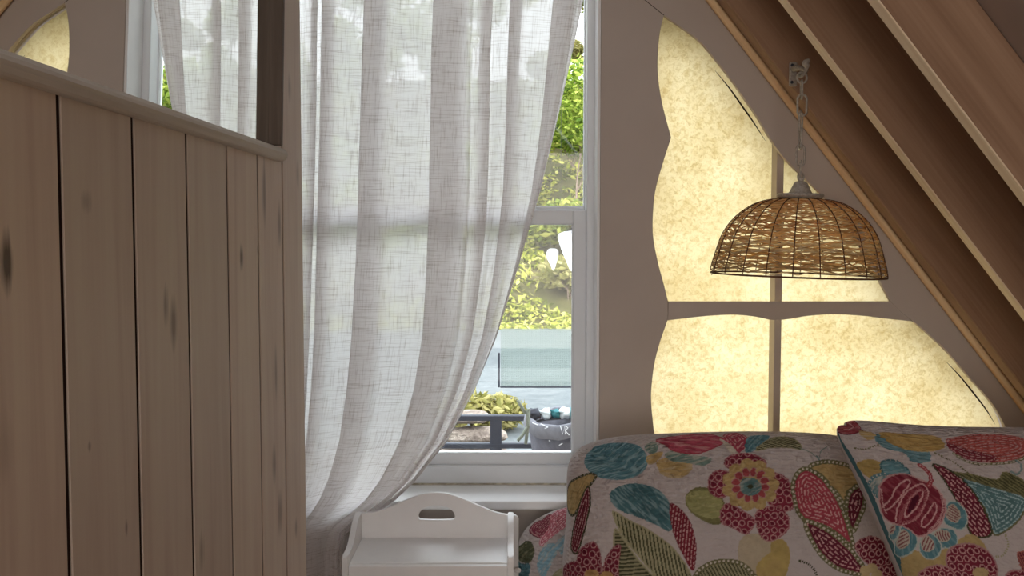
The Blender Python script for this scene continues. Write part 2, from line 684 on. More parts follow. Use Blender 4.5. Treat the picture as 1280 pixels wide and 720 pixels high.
fx1 = wx1 - 0.001
jamb = fx1 - P(733, 283, WY).x
fz0 = SILL_Z
sash_z0 = P(620, 583, WY).z
bm = BM()
ring_frame(bm, wx0 + .001, fx1, fz0, wz1 - .001, jamb, jamb, sash_z0 - fz0, jamb, WY, WY + .095, 0.003)
box(bm, (wx0 + jamb, WY + .004, sash_z0 - .003), (fx1 - jamb, WY + .02, sash_z0 + .002), .001, 1)
obj('frame', bm, M['vinyl'], win)
SY = WY + .018
sx0, sx1 = wx0 + jamb, P(733, 283, SY).x + .0005
sz1 = P(620, 262, SY).z
sir = sx1 - P(716, 400, SY).x
sib = P(620, 566, SY).z - sash_z0
sit = sz1 - P(620, 281, SY).z
bm = BM()
ring_frame(bm, sx0, sx1, sash_z0, sz1, sir, sir, sib, sit, SY, SY + .032, 0.004)
box(bm, (sx0 + sir - .004, SY + .008, sash_z0 + sib - .004), (sx0 + sir + .003, SY + .02, sz1 - sit + .004), .001, 1)
box(bm, (sx1 - sir - .003, SY + .008, sash_z0 + sib - .004), (sx1 - sir + .004, SY + .02, sz1 - sit + .004), .001, 1)
sash = obj('lower_sash', bm, M['vinyl'], win)
bm = BM()
box(bm, (sx0 + sir - .002, SY + .013, sash_z0 + sib - .002), (sx1 - sir + .002, SY + .017, sz1 - sit + .002))
obj('pane', bm, M['glass'], sash)
UY = SY + .036
bm = BM()
uz0 = P(620, 268, UY).z
ring_frame(bm, sx0, sx1 + .006, uz0, wz1 - jamb, .012, .012, P(620, 257.5, UY).z - uz0, .03, UY, UY + .03, 0.003)
us = obj('upper_sash', bm, M['vinyl'], win)
bm = BM()
box(bm, (sx0 + .010, UY + .013, P(620, 258.5, UY).z), (sx1 - .006, UY + .017, wz1 - jamb - .028))
obj('pane', bm, M['glass'], us)
# narrow white bead between reveal and frame
bm = BM()
box(bm, (wx1 - .0085, D + .004, SILL_Z), (wx1 - .0005, WY - .001, wz1 - .002), .001, 1)
obj('reveal', bm, M['white_wood'], win)
# deep white window stool
bm = BM()
box(bm, (wx0 + .001, 2.590, SILL_Z - .0185), (wx1 - .0005, WY + .06, SILL_Z - .0006), 0, 1)
box(bm, (wx0 - .04, 2.52, SILL_Z - .024), (wx1 + .03, 2.599, SILL_Z), 0.004, 2)
obj('stool', bm, M['white_wood'], win)
# worn caulk line where frame meets stool
bm = BM()
tube(bm, [Vector((wx0 + .01 + (wx1 - wx0 - .03) * k / 60, WY - .002 + .001 * math.sin(k * 2.1), SILL_Z + .001)) for k in range(61)], .0035, 6)
obj('caulk', bm, simple('old caulk', rgb(176, 168, 150), .8, 0, .35, 60), win)

# ------------------------------------------------------------------ window_2 (shaped cut-out with backlit paper)
w2 = empty('window_2', (P(1000, 500, D).x, D, 0.55), kind='structure')


def paper_mat():
    t = NT('fibre paper')
    c = t.coords('Object')
    n1 = t.noise(c, 70, 5, 0.75, .6)
    n2 = t.noise(c, 7, 3, 0.6)
    n3 = t.noise(c, 330, 2, 0.6, 2.0)
    spk = t.ramp(n1, [(0.32, (0.76, 0.66, 0.43)), (0.54, (0.93, 0.86, 0.66))])
    cl = t.ramp(n2, [(0.3, (0.90, 0.87, 0.80)), (0.68, (1, 1, 1))])
    fb = t.ramp(n3, [(0.27, (0.80, 0.74, 0.64)), (0.40, (1, 1, 1))])
    col = t.mix(1, t.mix(1, spk, cl, 'MULTIPLY'), fb, 'MULTIPLY')
    tr = t.n('ShaderNodeBsdfTranslucent')
    t.set(tr, 'Color', col)
    df = t.n('ShaderNodeBsdfDiffuse')
    t.set(df, 'Color', col)
    mx = t.n('ShaderNodeMixShader', {0: 0.15})
    t.t.links.new(tr.outputs[0], mx.inputs[1])
    t.t.links.new(df.outputs[0], mx.inputs[2])
    return t.end(mx)


M['paper'] = paper_mat()
PY = 2.69
mx0, mx1 = P(967.6, 440, 2.635).x, P(976.4, 440, 2.635).x
barz = P(900, 388, PY).z


def clip(poly, f):
    out = []
    n = len(poly)
    for i in range(n):
        a, b = poly[i], poly[(i + 1) % n]
        fa, fb = f(a), f(b)
        if fa >= 0:
            out.append(a)
        if (fa >= 0) != (fb >= 0):
            k = fa / (fa - fb)
            out.append((a[0] + (b[0] - a[0]) * k, a[1] + (b[1] - a[1]) * k))
    return out


big = inflate(hole, 0.026)
mxc = (mx0 + mx1) / 2
for sx in (-1, 1):
    for szz in (-1, 1):
        pg = clip(clip(big, lambda q: sx * (q[0] - mxc) - .001), lambda q: szz * (q[1] - barz) - .001)
        if len(pg) > 2:
            bm = BM()
            prism(bm, pg, PY, PY + .0012)
            obj('paper_panel', bm, M['paper'], w2)
bm = BM()
box(bm, (mx0, 2.635, 0.50), (mx1, PY - .0005, P(968, 165, 2.65).z), .0015, 1)
obj('mullion', bm, M['wall'], w2)
low = crom([(835, 400.5), (860, 397.5), (890, 394.5), (920, 393.5), (945, 396), (965, 400), (985, 399), (1010, 395), (1040, 393), (1075, 394.5), (1105, 398), (1141, 401.8)], 5)
bar = [(835.6, 377)] + [tuple(q) for q in low] + [(1113.5, 377)]
bm = sheet([xz(bar, D)], D + .0012, D + .0155, 0.0008)
obj('crossbar', bm, M['wall'], w2)
# dark strips for the shade in the gap at the paper's curved edge
for seg in ([(897, 85), (915, 107), (932, 131), (946, 151), (960, 173)], [(1186, 449), (1203, 467), (1220, 488), (1236, 509), (1247, 527)]):
    bm = BM()
    q = crom(seg, 5)
    pts = [P(a - 3.2, b + 3.2, PY - .002) for a, b in q]
    n = len(pts)
    tube(bm, pts, [0.0003 + .0022 * math.sin(PI * i / (n - 1)) for i in range(n)], 6)
    obj('gap_shade', bm, M['seam'], w2)

# ------------------------------------------------------------------ curtain
def curtain_mat():
    t = NT('linen voile')
    c = t.coords('UV', (1, 1, 1))
    a = t.n('ShaderNodeMapping')
    a.inputs['Scale'].default_value = (14, 300, 1)
    t.t.links.new(c.outputs[0], a.inputs['Vector'])
    b = t.n('ShaderNodeMapping')
    b.inputs['Scale'].default_value = (300, 13, 1)
    t.t.links.new(c.outputs[0], b.inputs['Vector'])
    na = t.noise(a, 1.0, 3, .6, .25)
    nb = t.noise(b, 1.0, 3, .6, .25)
    ra = t.ramp(na, [(0.50, (0, 0, 0)), (0.68, (1, 1, 1))])
    rb = t.ramp(nb, [(0.52, (0, 0, 0)), (0.70, (1, 1, 1))])
    slub = t.math('ADD', t.math('MULTIPLY', ra, .6), t.math('MULTIPLY', rb, .55), True)
    sx = t.n('ShaderNodeSeparateXYZ')
    t.set(sx, 0, c)
    hem = t.n('ShaderNodeMapRange', {'From Min': 1.452, 'From Max': 1.456}, clamp=True)
    t.set(hem, 0, (sx, 0))
    alpha = t.math('ADD', t.math('ADD', t.math('MULTIPLY', slub, .09), .895), t.math('MULTIPLY', hem, .08), True)
    col = t.mix(slub, (0.96, 0.94, 0.935, 1), (0.52, 0.47, 0.44, 1))
    df = t.n('ShaderNodeBsdfDiffuse')
    t.set(df, 'Color', col)
    tl = t.n('ShaderNodeBsdfTranslucent')
    t.set(tl, 'Color', col)
    m1 = t.n('ShaderNodeMixShader')
    t.set(m1, 0, t.math('SUBTRACT', t.math('SUBTRACT', .67, t.math('MULTIPLY', slub, .20)), t.math('MULTIPLY', hem, .22)))
    t.t.links.new(df.outputs[0], m1.inputs[1])
    t.t.links.new(tl.outputs[0], m1.inputs[2])
    tp = t.n('ShaderNodeBsdfTransparent')
    m2 = t.n('ShaderNodeMixShader')
    t.set(m2, 0, alpha)
    t.t.links.new(tp.outputs[0], m2.inputs[1])
    t.t.links.new(m1.outputs[0], m2.inputs[2])
    return t.end(m2)


M['linen'] = curtain_mat()
CY = 2.660
nu, nv = 900, 300
s = np.linspace(0, 1, nu)[:, None]
py = np.linspace(-98, 905, nv)[None, :]
xr = np.interp(py, [-98, 0, 40, 100, 140, 240, 330, 420, 485, 550, 598, 620, 636, 648, 660, 690, 720, 905],
               [748, 729, 721, 708, 699, 675, 649, 621, 594, 559, 520, 496, 472, 450, 437, 432, 434, 442])
xl = np.interp(py, [-98, 905], [318, 330])
tt = np.clip((py + 98) / (655 + 98), 0, 1)
# pleats: the sheet doubles back on itself in bands (photo columns at the top), single cloth between them
bands = [(332, 346), (364, 374), (387, 397), (403, 417), (455, 481), (541, 578), (597, 611), (633, 648), (688, 714)]
kn = [(318, 0.0)]
sgn = -1
for a, b in bands:
    d_ = .0055 + .00028 * (b - a)
    kn += [((kn[-1][0] + a) / 2, sgn * d_ * .4), (b - 3, sgn * d_), (b, sgn * d_ * .75), ((a + b) / 2, 0), (a, -sgn * d_ * .75), (a + 3, -sgn * d_)]
    kn.append((b + 3, -sgn * d_ * .9))
    sgn = -sgn if rng.random() < .35 else sgn
kn += [(721, .002), (729, 0.0)]
kp = np.array(crom([(x * .0023, y) for x, y in kn], 14))
al = np.concatenate([[0], np.cumsum(np.hypot(np.diff(kp[:, 0]), np.diff(kp[:, 1])))])
sv = np.linspace(0, al[-1], nu)
qx = ((np.interp(sv, al, kp[:, 0]) / .0023 - 318) / (729 - 318))[:, None]
fold = np.interp(sv, al, kp[:, 1])[:, None]
qc = np.clip(qx, 0, 1)
relax = np.clip((py - 655) / 250, 0, 1)
kk = 1 + tt ** 2 * (.2 + 3.0 * qc ** 2) * (1 - .45 * relax)
qs = qc + .006 * (fbm(s * 12 + 3, py / 150) - .5) * np.clip(6 * qc * (1 - qc), 0, 1)
g = 1 - (1 - np.clip(qs, 0, 1)) ** kk
amp = 1.0 + 1.0 * tt
xpx = xl + (xr - xl) * g
pyf = py + 0 * s
# tied-back sag: cloth hangs in shallow swags right of the tie
u = (xpx - 640) / F
v = -(pyf - 360) / F
dy = cs + v * sn
pull = np.clip((py - 330) / 270, 0, 1)
pull = pull * pull * (3 - 2 * pull)
CYv = CY - .188 * pull
kq = CYv / dy
X = u * kq
Z = CAMZ + (-sn + v * cs) * kq
crease = np.sin(2 * PI * (6.2 * qc + .35 * np.sin(7 * qc)) + py / 130)
small = .009 * tt ** 3 * (1 - relax) * (crease - .35 * np.abs(crease)) + .003 * np.sin(2 * PI * 11 * qc + py / 260 + 2) + 0.0035 * (fbm(s * 60, py / 90) - .5) + 0.004 * (fbm(s * 25 + 8, py / 160) - .5)
Yc = CYv + 0 * X + amp * fold + small - .012 * np.exp(-((py - 655) / 60) ** 2)
V = np.stack([X, Yc, Z], -1).reshape(-1, 3)
uvw = np.stack([s * 1.5 + 0 * py, Z + 0 * s], -1).reshape(-1, 2)
grid_mesh('curtain', V, nu, nv, M['linen'], uv=uvw,
          label='sheer off-white linen curtain pulled back to the left of the window', cat='curtain')
# rod above the window opening
rod = empty('curtain_rod', (0, CY, wz1 + .02), label='thin dark curtain rod fitted across the top of the window recess', cat='curtain rod')
zr = P(500, -98, CY).z + .0068
bm = BM()
tube(bm, [Vector((wx0 + .004, CY, zr)), Vector((wx1 - .012, CY, zr))], .006, 10)
obj('rod', bm, M['dark_metal'], rod, smooth=True)
for x in (wx0 + .001, wx1 - .0125):
    bm = BM()
    box(bm, (x, CY - .011, zr - .011), (x + .003, CY + .011, zr + .011), .001, 1)
    obj('end_cap', bm, M['dark_metal'], rod)

# ------------------------------------------------------------------ white tray-top table
TB = 2.372
TF = 2.185
zfl = P(545, 672, TB).z
zff = zfl
tx0, tx1 = P(437, 718, TF).x, P(634.5, 718, TF).x
tray = empty('tray_table', ((tx0 + tx1) / 2, 2.28, 0), label='small white painted tray-top table with arched back and handle slot, below the window', cat='table')
top = crom([(441, 641), (455, 641.5), (470, 640), (490, 633), (510, 624.5), (528, 618), (545, 616), (562, 618), (580, 624.5), (600, 633), (617, 640), (632, 643.5), (644, 644.5)], 5)
outl = [tuple(q) for q in top] + [(647.2, 646.5), (648.3, 650), (648.3, 735), (441, 735)]
hnd = crom([(523, 645.5), (526, 639), (534, 634), (546, 632), (557, 634), (565.5, 639), (568.5, 645.5), (567, 649.3), (562, 650), (546, 650.3), (529, 650), (524.5, 649.3)], 4, True)
bm = sheet([xz(outl, TB), xz([tuple(q) for q in hnd], TB)], TB, TB + .014, .002)
obj('back_panel', bm, M['white_wood'], tray)
zs_b, zs_f = P(640, 640, TB).z, P(640, 696, TF - .02).z
prof = crom([(TB - .0005, zs_b), (TB - .03, zs_b), (TB - .065, zs_b - .008), (TB - .10, (zs_b + zs_f) / 2 - .004), (TB - .14, zs_f + .004), (TF - .012, zs_f), (TF - .022, zs_f - .008), (TF - .022, zs_f - .03)], 5)
prof = [tuple(q) for q in prof] + [(TF - .022, zfl - .06), (TB - .0005, zfl - .06)]
for xa, xb in ((tx0 - .0145, tx0), (tx1, tx1 + .0145)):
    bm = BM()
    va = [bm.verts.new((xa, y, z)) for y, z in prof]
    vb = [bm.verts.new((xb, y, z)) for y, z in prof]
    f1, f2 = bm.faces.new(va), bm.faces.new(vb[::-1])
    n = len(prof)
    for i in range(n):
        bm.faces.new((va[i], vb[i], vb[(i + 1) % n], va[(i + 1) % n]))
    bmesh.ops.bevel(bm, geom=list(f1.edges) + list(f2.edges), offset=.003, segments=2, affect='EDGES')
    obj('side_panel', bm, M['white_wood'], tray)
bm = BM()
box(bm, (tx0 + .0003, TF, zfl - .014), (tx1 - .0003, TB - .0005, zfl), .0015, 1)
obj('tray_floor', bm, M['white_wood'], tray)
bm = BM()
box(bm, (tx0 + .0003, TF - .016, zfl - .06), (tx1 - .0003, TF - .0005, zfl - .003), .002, 2)
obj('front_rail', bm, M['white_wood'], tray)
for x in (tx0 + .002, tx1 - .032):
    for y in (TF + .002, TB - .034):
        bm = BM()
        box(bm, (x, y, 0), (x + .03, y + .03, zfl - .015), .003, 2)
        obj('leg', bm, M['white_wood'], tray)
bm = BM()
kc = P(646.5, 713, TB - .012)
lathe(bm, [(0, .012), (.004, .011), (.0068, .006), (.007, 0), (.004, -.004), (.004, -.010), (0, -.010)], (0, 0, 0), 14,
      Matrix.Translation((tx1 + .0225, kc.y, kc.z)) @ Matrix.Rotation(PI / 2, 4, 'Y'))
obj('peg', bm, M['white_wood'], tray, smooth=True)

# ------------------------------------------------------------------ wicker hanging lamp
LY = 2.372
lampc = P(1001, 243, LY)
# hook screwed to the first rafter
hb = P(991, 92, 2.4985)
hk = empty('lamp_hook', hb, label='worn white cast hook screwed to the first rafter, holding the lamp chain', cat='hook')
bm = BM()
box(bm, (hb.x - .011, 2.491, hb.z - .035), (hb.x + .011, 2.4995, hb.z + .03), .004, 2)
obj('base_plate', bm, M['lamp_metal'], hk)
tip = P(1008, 77, LY - .022)
ringc = P(1002.5, 97, LY)
bm = BM()
arm = crom([(hb.x, 2.492, hb.z + .012), (hb.x + .004, 2.46, hb.z + .008), (hb.x + .011, 2.42, hb.z - .006), (ringc.x - .002, 2.385, ringc.z + .0054),
            (ringc.x + .001, LY - .004, ringc.z + .0056), (ringc.x + .006, LY - .02, ringc.z + .025), (tip.x - .004, LY - .025, tip.z - .004), (tip.x + .006, LY - .026, tip.z + .003)], 5)
n = len(arm)
tube(bm, arm, [(.0088 - .0048 * min(1, i / n / .45)) + (.004 * math.sin(PI * max(0, i / n - .62) / .38)) for i in range(n)], 10)
obj('hook_arm', bm, M['lamp_metal'], hk, smooth=True)
for dz in (-.024, .021):
    bm = BM()
    lathe(bm, [(0, .003), (.003, .0025), (.0045, 0), (.0045, -.001)], (0, 0, 0), 10,
          Matrix.Translation((hb.x - .004, 2.4912, hb.z + dz)) @ Matrix.Rotation(PI / 2, 4, 'X'))
    obj('screw', bm, M['dark_metal'], hk, smooth=True)

lamp = empty('pendant_lamp', (lampc.x, LY, lampc.z), label='wicker dome lamp hanging on a grey chain in front of the paper window', cat='lamp')
chain = empty('chain', lampc)
chain.parent = lamp
chain.matrix_parent_inverse = Matrix.Translation(-Vector(lamp.location))


def link(bm, c, half, w, r, rotz, tilt=0):
    pts = []
    st = half - w
    for k in range(20):
        a = 2 * PI * k / 20
        x, z = w * math.cos(a), w * math.sin(a) + (st if math.sin(a) >= 0 else -st)
        pts.append((x, z))
    m = Matrix.Translation(c) @ Matrix.Rotation(tilt, 4, 'Y') @ Matrix.Rotation(rotz, 4, 'Z')
    tube(bm, [m @ Vector((x, 0, z)) for x, z in pts], r, 7, closed=True)


links = [((1002.5, 97), .014, .0135, .2), ((1002, 112), .023, .0095, 1.45), ((1002.6, 131.5), .0275, .0125, .15), ((1001, 152.5), .0265, .011, .95),
         ((1000.6, 173.5), .0265, .0105, 1.5), ((1000.5, 194.5), .0275, .0125, .35), ((1000.8, 212), .022, .0105, 1.35)]
for (cx, cy), half, w, rz in links:
    bm = BM()
    link(bm, P(cx, cy, LY), half, w, .0029, rz)
    o = obj('link', bm, M['lamp_metal'], None, smooth=True)
    o.parent = chain
    o.matrix_parent_inverse = Matrix.Translation(-lampc)
TILT = Matrix.Translation(P(1001, 222, LY)) @ Matrix.Rotation(math.radians(1.6), 4, 'Y') @ Matrix.Translation(-P(1001, 222, LY))
# metal canopy: bell, saucer and loop
cz = lampc
px = .00206
bm = BM()
lathe(bm, [(0, .0435), (.005, .0435), (.0085, .041), (.009, .0375), (.006, .034), (.012, .033), (.0175, .028), (.022, .018), (.0265, .008), (.031, .002),
           (.056, .0012), (.0585, -.0005), (.0585, -.004), (.054, -.009), (.048, -.012), (0, -.012)], cz, 40, TILT)
link(bm, P(1001, 221, LY), .010, .0085, .0025, 0.3)
obj('canopy', bm, M['lamp_metal'], lamp, smooth=True)
# dome profile (radius, height below the canopy)
dome = [(.050, -.0135), (.080, -.017), (.108, -.026), (.134, -.0415), (.155, -.059), (.173, -.080), (.188, -.105), (.198, -.132), (.206, -.160), (.213, -.186), (.2165, -.206)]
dp = [tuple(q) for q in crom(dome, 12)]
arc = [0]
for a, b in zip(dp, dp[1:]):
    arc.append(arc[-1] + math.hypot(b[0] - a[0], b[1] - a[1]))
arc = np.array(arc)
dr, dz = np.array([q[0] for q in dp]), np.array([q[1] for q in dp])
shade = empty('shade', lampc)
shade.parent = lamp
shade.matrix_parent_inverse = Matrix.Translation(-Vector(lamp.location))


def sub(name, bm, mat, **kw):
    o = obj(name, bm, mat, None, smooth=True, **kw)
    o.parent = shade
    o.matrix_parent_inverse = Matrix.Translation(-lampc)
    return o


M['rib'] = simple('dark wire', rgb(96, 62, 42), .6, 0, .2, 90)
NR = 22
for k in range(NR):
    a = 2 * PI * (k + .3) / NR
    bm = BM()
    pts = [TILT @ (cz + Vector(((dr[i] + .0026) * math.cos(a), (dr[i] + .0026) * math.sin(a), dz[i] + .0012))) for i in range(0, len(dp), 4)]
    tube(bm, pts, .0014, 6)
    sub('rib', bm, M['rib'])
bm = BM()
tube(bm, [TILT @ (cz + Vector((.2170 * math.cos(2 * PI * k / 96), .2170 * math.sin(2 * PI * k / 96), -.2075))) for k in range(96)], .0024, 7, closed=True)
sub('rim_wire', bm, M['rib'])
bm = BM()
tube(bm, [TILT @ (cz + Vector((.050 * math.cos(2 * PI * k / 48), .050 * math.sin(2 * PI * k / 48), -.0135))) for k in range(48)], .002, 7, closed=True)
sub('top_ring', bm, M['rib'])
# woven strands (one mesh): rows wander up and down between the ribs
t = NT('rattan')
at = t.n('ShaderNodeAttribute', attribute_name='Col')
nz = t.noise(t.coords('Object', (60, 60, 200)), 1.0, 3)
mul = t.ramp(nz, [(.3, (.86, .84, .80)), (.7, (1.08, 1.08, 1.06))])
ccol = t.mix(1, (at, 0), mul, 'MULTIPLY')
bs = t.bsdf(ccol, .5, 0, nz, .2, .0005, .4)
tl = t.n('ShaderNodeBsdfTranslucent')
t.set(tl, 'Color', ccol)
mxs = t.n('ShaderNodeMixShader', {0: .6})
t.t.links.new(bs.outputs[0], mxs.inputs[1])
t.t.links.new(tl.outputs[0], mxs.inputs[2])
M['rattan'] = t.end(mxs)
NROW, NSEG, TS = 54, NR * 8, 6
VV, CC, QQ = [], [], []
tot = arc[-1]
bay_off = rng.normal(0, 1, (NROW, NR * 2))
for r in range(NROW):
    base = .004 + (tot - .010) * (r + .5) / NROW
    tone = rng.random()
    c0 = np.array([s2l(x) for x in ((244, 214, 164) if tone < .66 else ((222, 170, 112) if tone < .80 else (250, 234, 200)))])
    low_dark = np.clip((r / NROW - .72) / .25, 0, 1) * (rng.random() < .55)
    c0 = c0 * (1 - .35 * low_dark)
    hgt = .0016 + .0010 * rng.random()
    for k in range(NSEG):
        a = 2 * PI * k / NSEG
        q = k / NSEG * NR * 2
        i0 = int(q) % (NR * 2)
        fq = q - int(q)
        o = bay_off[r, i0] * (1 - fq) + bay_off[r, (i0 + 1) % (NR * 2)] * fq
        ss = np.clip(base + o * .0042, 0.001, tot)
        rad = np.interp(ss, arc, dr)
        zz = np.interp(ss, arc, dz)
        rad += .0022 * math.sin(a * NR / 1.0 + PI * (r % 2)) + .0007 * math.sin(17 * a + r)
        # slope direction of the dome at this row
        s2 = min(ss + .004, tot)
        s1 = max(ss - .004, 0)
        td = Vector((np.interp(s2, arc, dr) - np.interp(s1, arc, dr), 0, np.interp(s2, arc, dz) - np.interp(s1, arc, dz))).normalized()
        nd = Vector((-td.z, 0, td.x))
        for m_ in range(TS):
            b_ = 2 * PI * m_ / TS
            lo = td * (hgt * math.cos(b_)) + nd * (.0010 * math.sin(b_))
            rr = rad + lo.x
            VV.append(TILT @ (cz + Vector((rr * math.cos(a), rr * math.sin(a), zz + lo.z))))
            CC.append(c0)
    st = r * NSEG * TS
    for k in range(NSEG):
        k2 = (k + 1) % NSEG
        for m_ in range(TS):
            m2 = (m_ + 1) % TS
            QQ.append((st + k * TS + m_, st + k * TS + m2, st + k2 * TS + m2, st + k2 * TS + m_))
me = bpy.data.meshes.new('weave')
me.from_pydata([tuple(v) for v in VV], [], QQ)
ca = me.color_attributes.new('Col', 'FLOAT_COLOR', 'POINT')
c4 = np.ones((len(VV), 4), np.float32)
c4[:, :3] = np.array(CC)
ca.data.foreach_set('color', c4.ravel())
me.shade_smooth()
me.materials.append(M['rattan'])
o = bpy.data.objects.new('weave', me)
COL.objects.link(o)
o.parent = shade
o.matrix_parent_inverse = Matrix.Translation(-lampc)
# loose strand ends at the left of the rim
bm = BM()
for a0, b0 in (((893, 341), (888, 336)), ((893, 342), (889, 344)), ((894, 341), (890, 339))):
    tube(bm, [P(*a0, LY), P((a0[0] + b0[0]) / 2, (a0[1] + b0[1]) / 2 - .6, LY), P(*b0, LY - .004)], .0007, 5)
sub('frayed_end', bm, M['rib'])

# ------------------------------------------------------------------ quilted pillows
PK = 1.35


def C(r, g, b):
    c = np.array(rgb(r, g, b, PK)[:3])
    return c + .24 * (c.dot((.3, .55, .15)) - c)


def quilt_mat():
    t = NT('printed quilt cotton')
    at = t.n('ShaderNodeAttribute', attribute_name='Col')
    c = t.coords('UV')
    n = t.noise(c, 900, 2)
    n2 = t.noise(c, 130, 3)
    f = t.ramp(n, [(.3, (.90, .90, .90)), (.7, (1.06, 1.06, 1.06))])
    col = t.mix(1, (at, 0), f, 'MULTIPLY')
    h = t.math('ADD', n2, t.math('MULTIPLY', n, .25))
    return t.end(t.bsdf(col, .92, 0, h, .55, .004, .1))


M['quilt'] = quilt_mat()


class Paint:
    def __init__(s, U, V, front, pix):
        s.U, s.V, s.front = U, V, front
        s.col = np.zeros((len(U), 3))
        base = C(152, 141, 138) * 1.2
        m = 1 + .08 * (fbm(U * 40 + 9, V * 40 + 3) - .5)[:, None]
        s.col[:] = base * m
        s.idx = np.where(front)[0]
        s.px, s.pyy = pix[0][s.idx], pix[1][s.idx]

    def uv(s, p):
        k = s.idx[np.argmin((s.px - p[0]) ** 2 + (s.pyy - p[1]) ** 2)]
        return np.array((s.U[k], s.V[k]))

    def _sel(s, q, pad):
        lo, hi = q.min(0) - pad, q.max(0) + pad
        return np.where((s.U > lo[0]) & (s.U < hi[0]) & (s.V > lo[1]) & (s.V < hi[1]) & s.front)[0]

    def _dist(s, sel, q, closed=True):
        U, V = s.U[sel], s.V[sel]
        best = np.full(len(sel), 1e9)
        al = np.zeros(len(sel))
        ins = np.zeros(len(sel), bool)
        L = 0.0
        n = len(q)
        for i in range(n if closed else n - 1):
            a, b = q[i], q[(i + 1) % n]
            d = b - a
            ln = math.hypot(*d)
            if ln < 1e-7:
                continue
            t = np.clip(((U - a[0]) * d[0] + (V - a[1]) * d[1]) / (ln * ln), 0, 1)
            dd = np.hypot(U - a[0] - t * d[0], V - a[1] - t * d[1])
            k = dd < best
            best[k] = dd[k]
            al[k] = L + t[k] * ln
            L += ln
            if closed:
                c = ((a[1] > V) != (b[1] > V))
                xx = (b[0] - a[0]) * (V - a[1]) / (b[1] - a[1] + 1e-12) + a[0]
                ins ^= c & (U < xx)
        return best, al, ins

    def poly(s, pts, style, edge=None, closed=True):
        q = np.array([s.uv(p) for p in pts])
        q = np.array(crom(q, 4, True))
        sel = s._sel(q, .012)
        if not len(sel):
            return
        d, al, ins = s._dist(sel, q)
        rag = .0016 * (fbm(s.U[sel] * 260, s.V[sel] * 260, 2) - .5)
        sd = np.where(ins, d, -d) + rag
        m = sd > 0
        c = style(s.U[sel][m], s.V[sel][m], sd[m], q)
        s.col[sel[m]] = c
        if edge is not None:
            ec, w, dots = edge
            e = np.abs(sd) < w
            s.col[sel[e]] = ec
            if dots is not None:
                per = .0105
                f = (al[e] / per) % 1
                k = np.hypot((f - .5) * per, sd[e]) < w * .55
                s.col[sel[e][k]] = dots

    def line(s, pts, c, w, dashes=None):
        q = np.array([s.uv(p) for p in pts])
        q = np.array(crom(q, 5))
        sel = s._sel(q, w * 2)
        if not len(sel):
            return
        d, al, _ = s._dist(sel, q, False)
        d = d + .0012 * (fbm(s.U[sel] * 300, s.V[sel] * 300, 2) - .5)
        m = d < w / 2
        if dashes:
            m &= ((al / dashes) % 1) < .62
        s.col[sel[m]] = c


def solid(c, var=.22):
    def f(U, V, sd, q):
        return c * (1 + var * (fbm(U * 120, V * 120) - .5) * 2)[:, None]
    return f


def streak(c, lc, ang, amt=.5, fr=330):
    def f(U, V, sd, q):
        a, b = math.cos(ang), math.sin(ang)
        x, y = U * a + V * b, -U * b + V * a
        n = fbm(x * 45, y * fr, 2)
        k = np.clip((n - .50) / .16, 0, 1)[:, None] * amt
        base = c * (1 + .2 * (fbm(U * 60, V * 60) - .5) * 2)[:, None]
        return base * (1 - k) + lc * k
    return f


def dash(c, lc, ang, row=.0082, ln=.017, contour=True):
    def f(U, V, sd, q):
        a, b = math.cos(ang), math.sin(ang)
        x, y = U * a + V * b, -U * b + V * a
        rr = (sd if contour else y) / row
        rr = rr + .25 * (fbm(U * 50, V * 50, 2) - .5)
        ri = np.floor(rr)
        hsh = np.sin(ri * 12.9898) * 43758.5453
        ph = hsh - np.floor(hsh)
        fx = (x / ln + ph) % 1
        k = (np.abs(rr - ri - .5) < .17) & (fx < .72) & (sd > .002)
        out = c * (1 + .2 * (fbm(U * 90, V * 90) - .5) * 2)[:, None]
        out[k] = lc
        return out
    return f


def rings(c, rc, sp=.0178):
    def f(U, V, sd, q):
        gi = np.floor(U / sp)
        out = c * (1 + .18 * (fbm(U * 90, V * 90) - .5) * 2)[:, None]
        gj = np.floor(V / sp)
        hit = np.zeros(len(U), bool)
        inn = np.zeros(len(U), bool)
        for di in (-1, 0, 1):
            for dj in (-1, 0, 1):
                i, j = gi + di, gj + dj
                h1 = np.sin(i * 127.1 + j * 311.7) * 43758.5453
                h2 = np.sin(i * 269.5 + j * 183.3) * 43758.5453
                h1, h2 = h1 - np.floor(h1), h2 - np.floor(h2)
                cx = (i + .5 + .18 * (h1 - .5) + .25 * (j % 2)) * sp
                cy = (j + .5 + .25 * (h2 - .5)) * sp
                r = sp * (.33 + .10 * h1)
                d = np.hypot(U - cx, V - cy)
                hit |= np.abs(d - r) < .0010
                inn |= d < r * .55
        out[inn] = out[inn] * .72
        out[hit] = rc
        out[(sd < .0026) & (sd > .0008)] = rc * .55 + c * .45
        return out
    return f


def ribs(c, dc, ang, sp=.0075, duty=.45):
    def f(U, V, sd, q):
        a, b = math.cos(ang), math.sin(ang)
        x = U * a + V * b + .004 * (fbm(U * 30, V * 30, 2) - .5)
        k = ((x / sp) % 1) < duty + .25 * (fbm(U * 140, V * 40, 2) - .5)
        out = c * (1 + .15 * (fbm(U * 90, V * 90) - .5) * 2)[:, None]
        out[k & (sd > .0022)] = dc
        return out
    return f


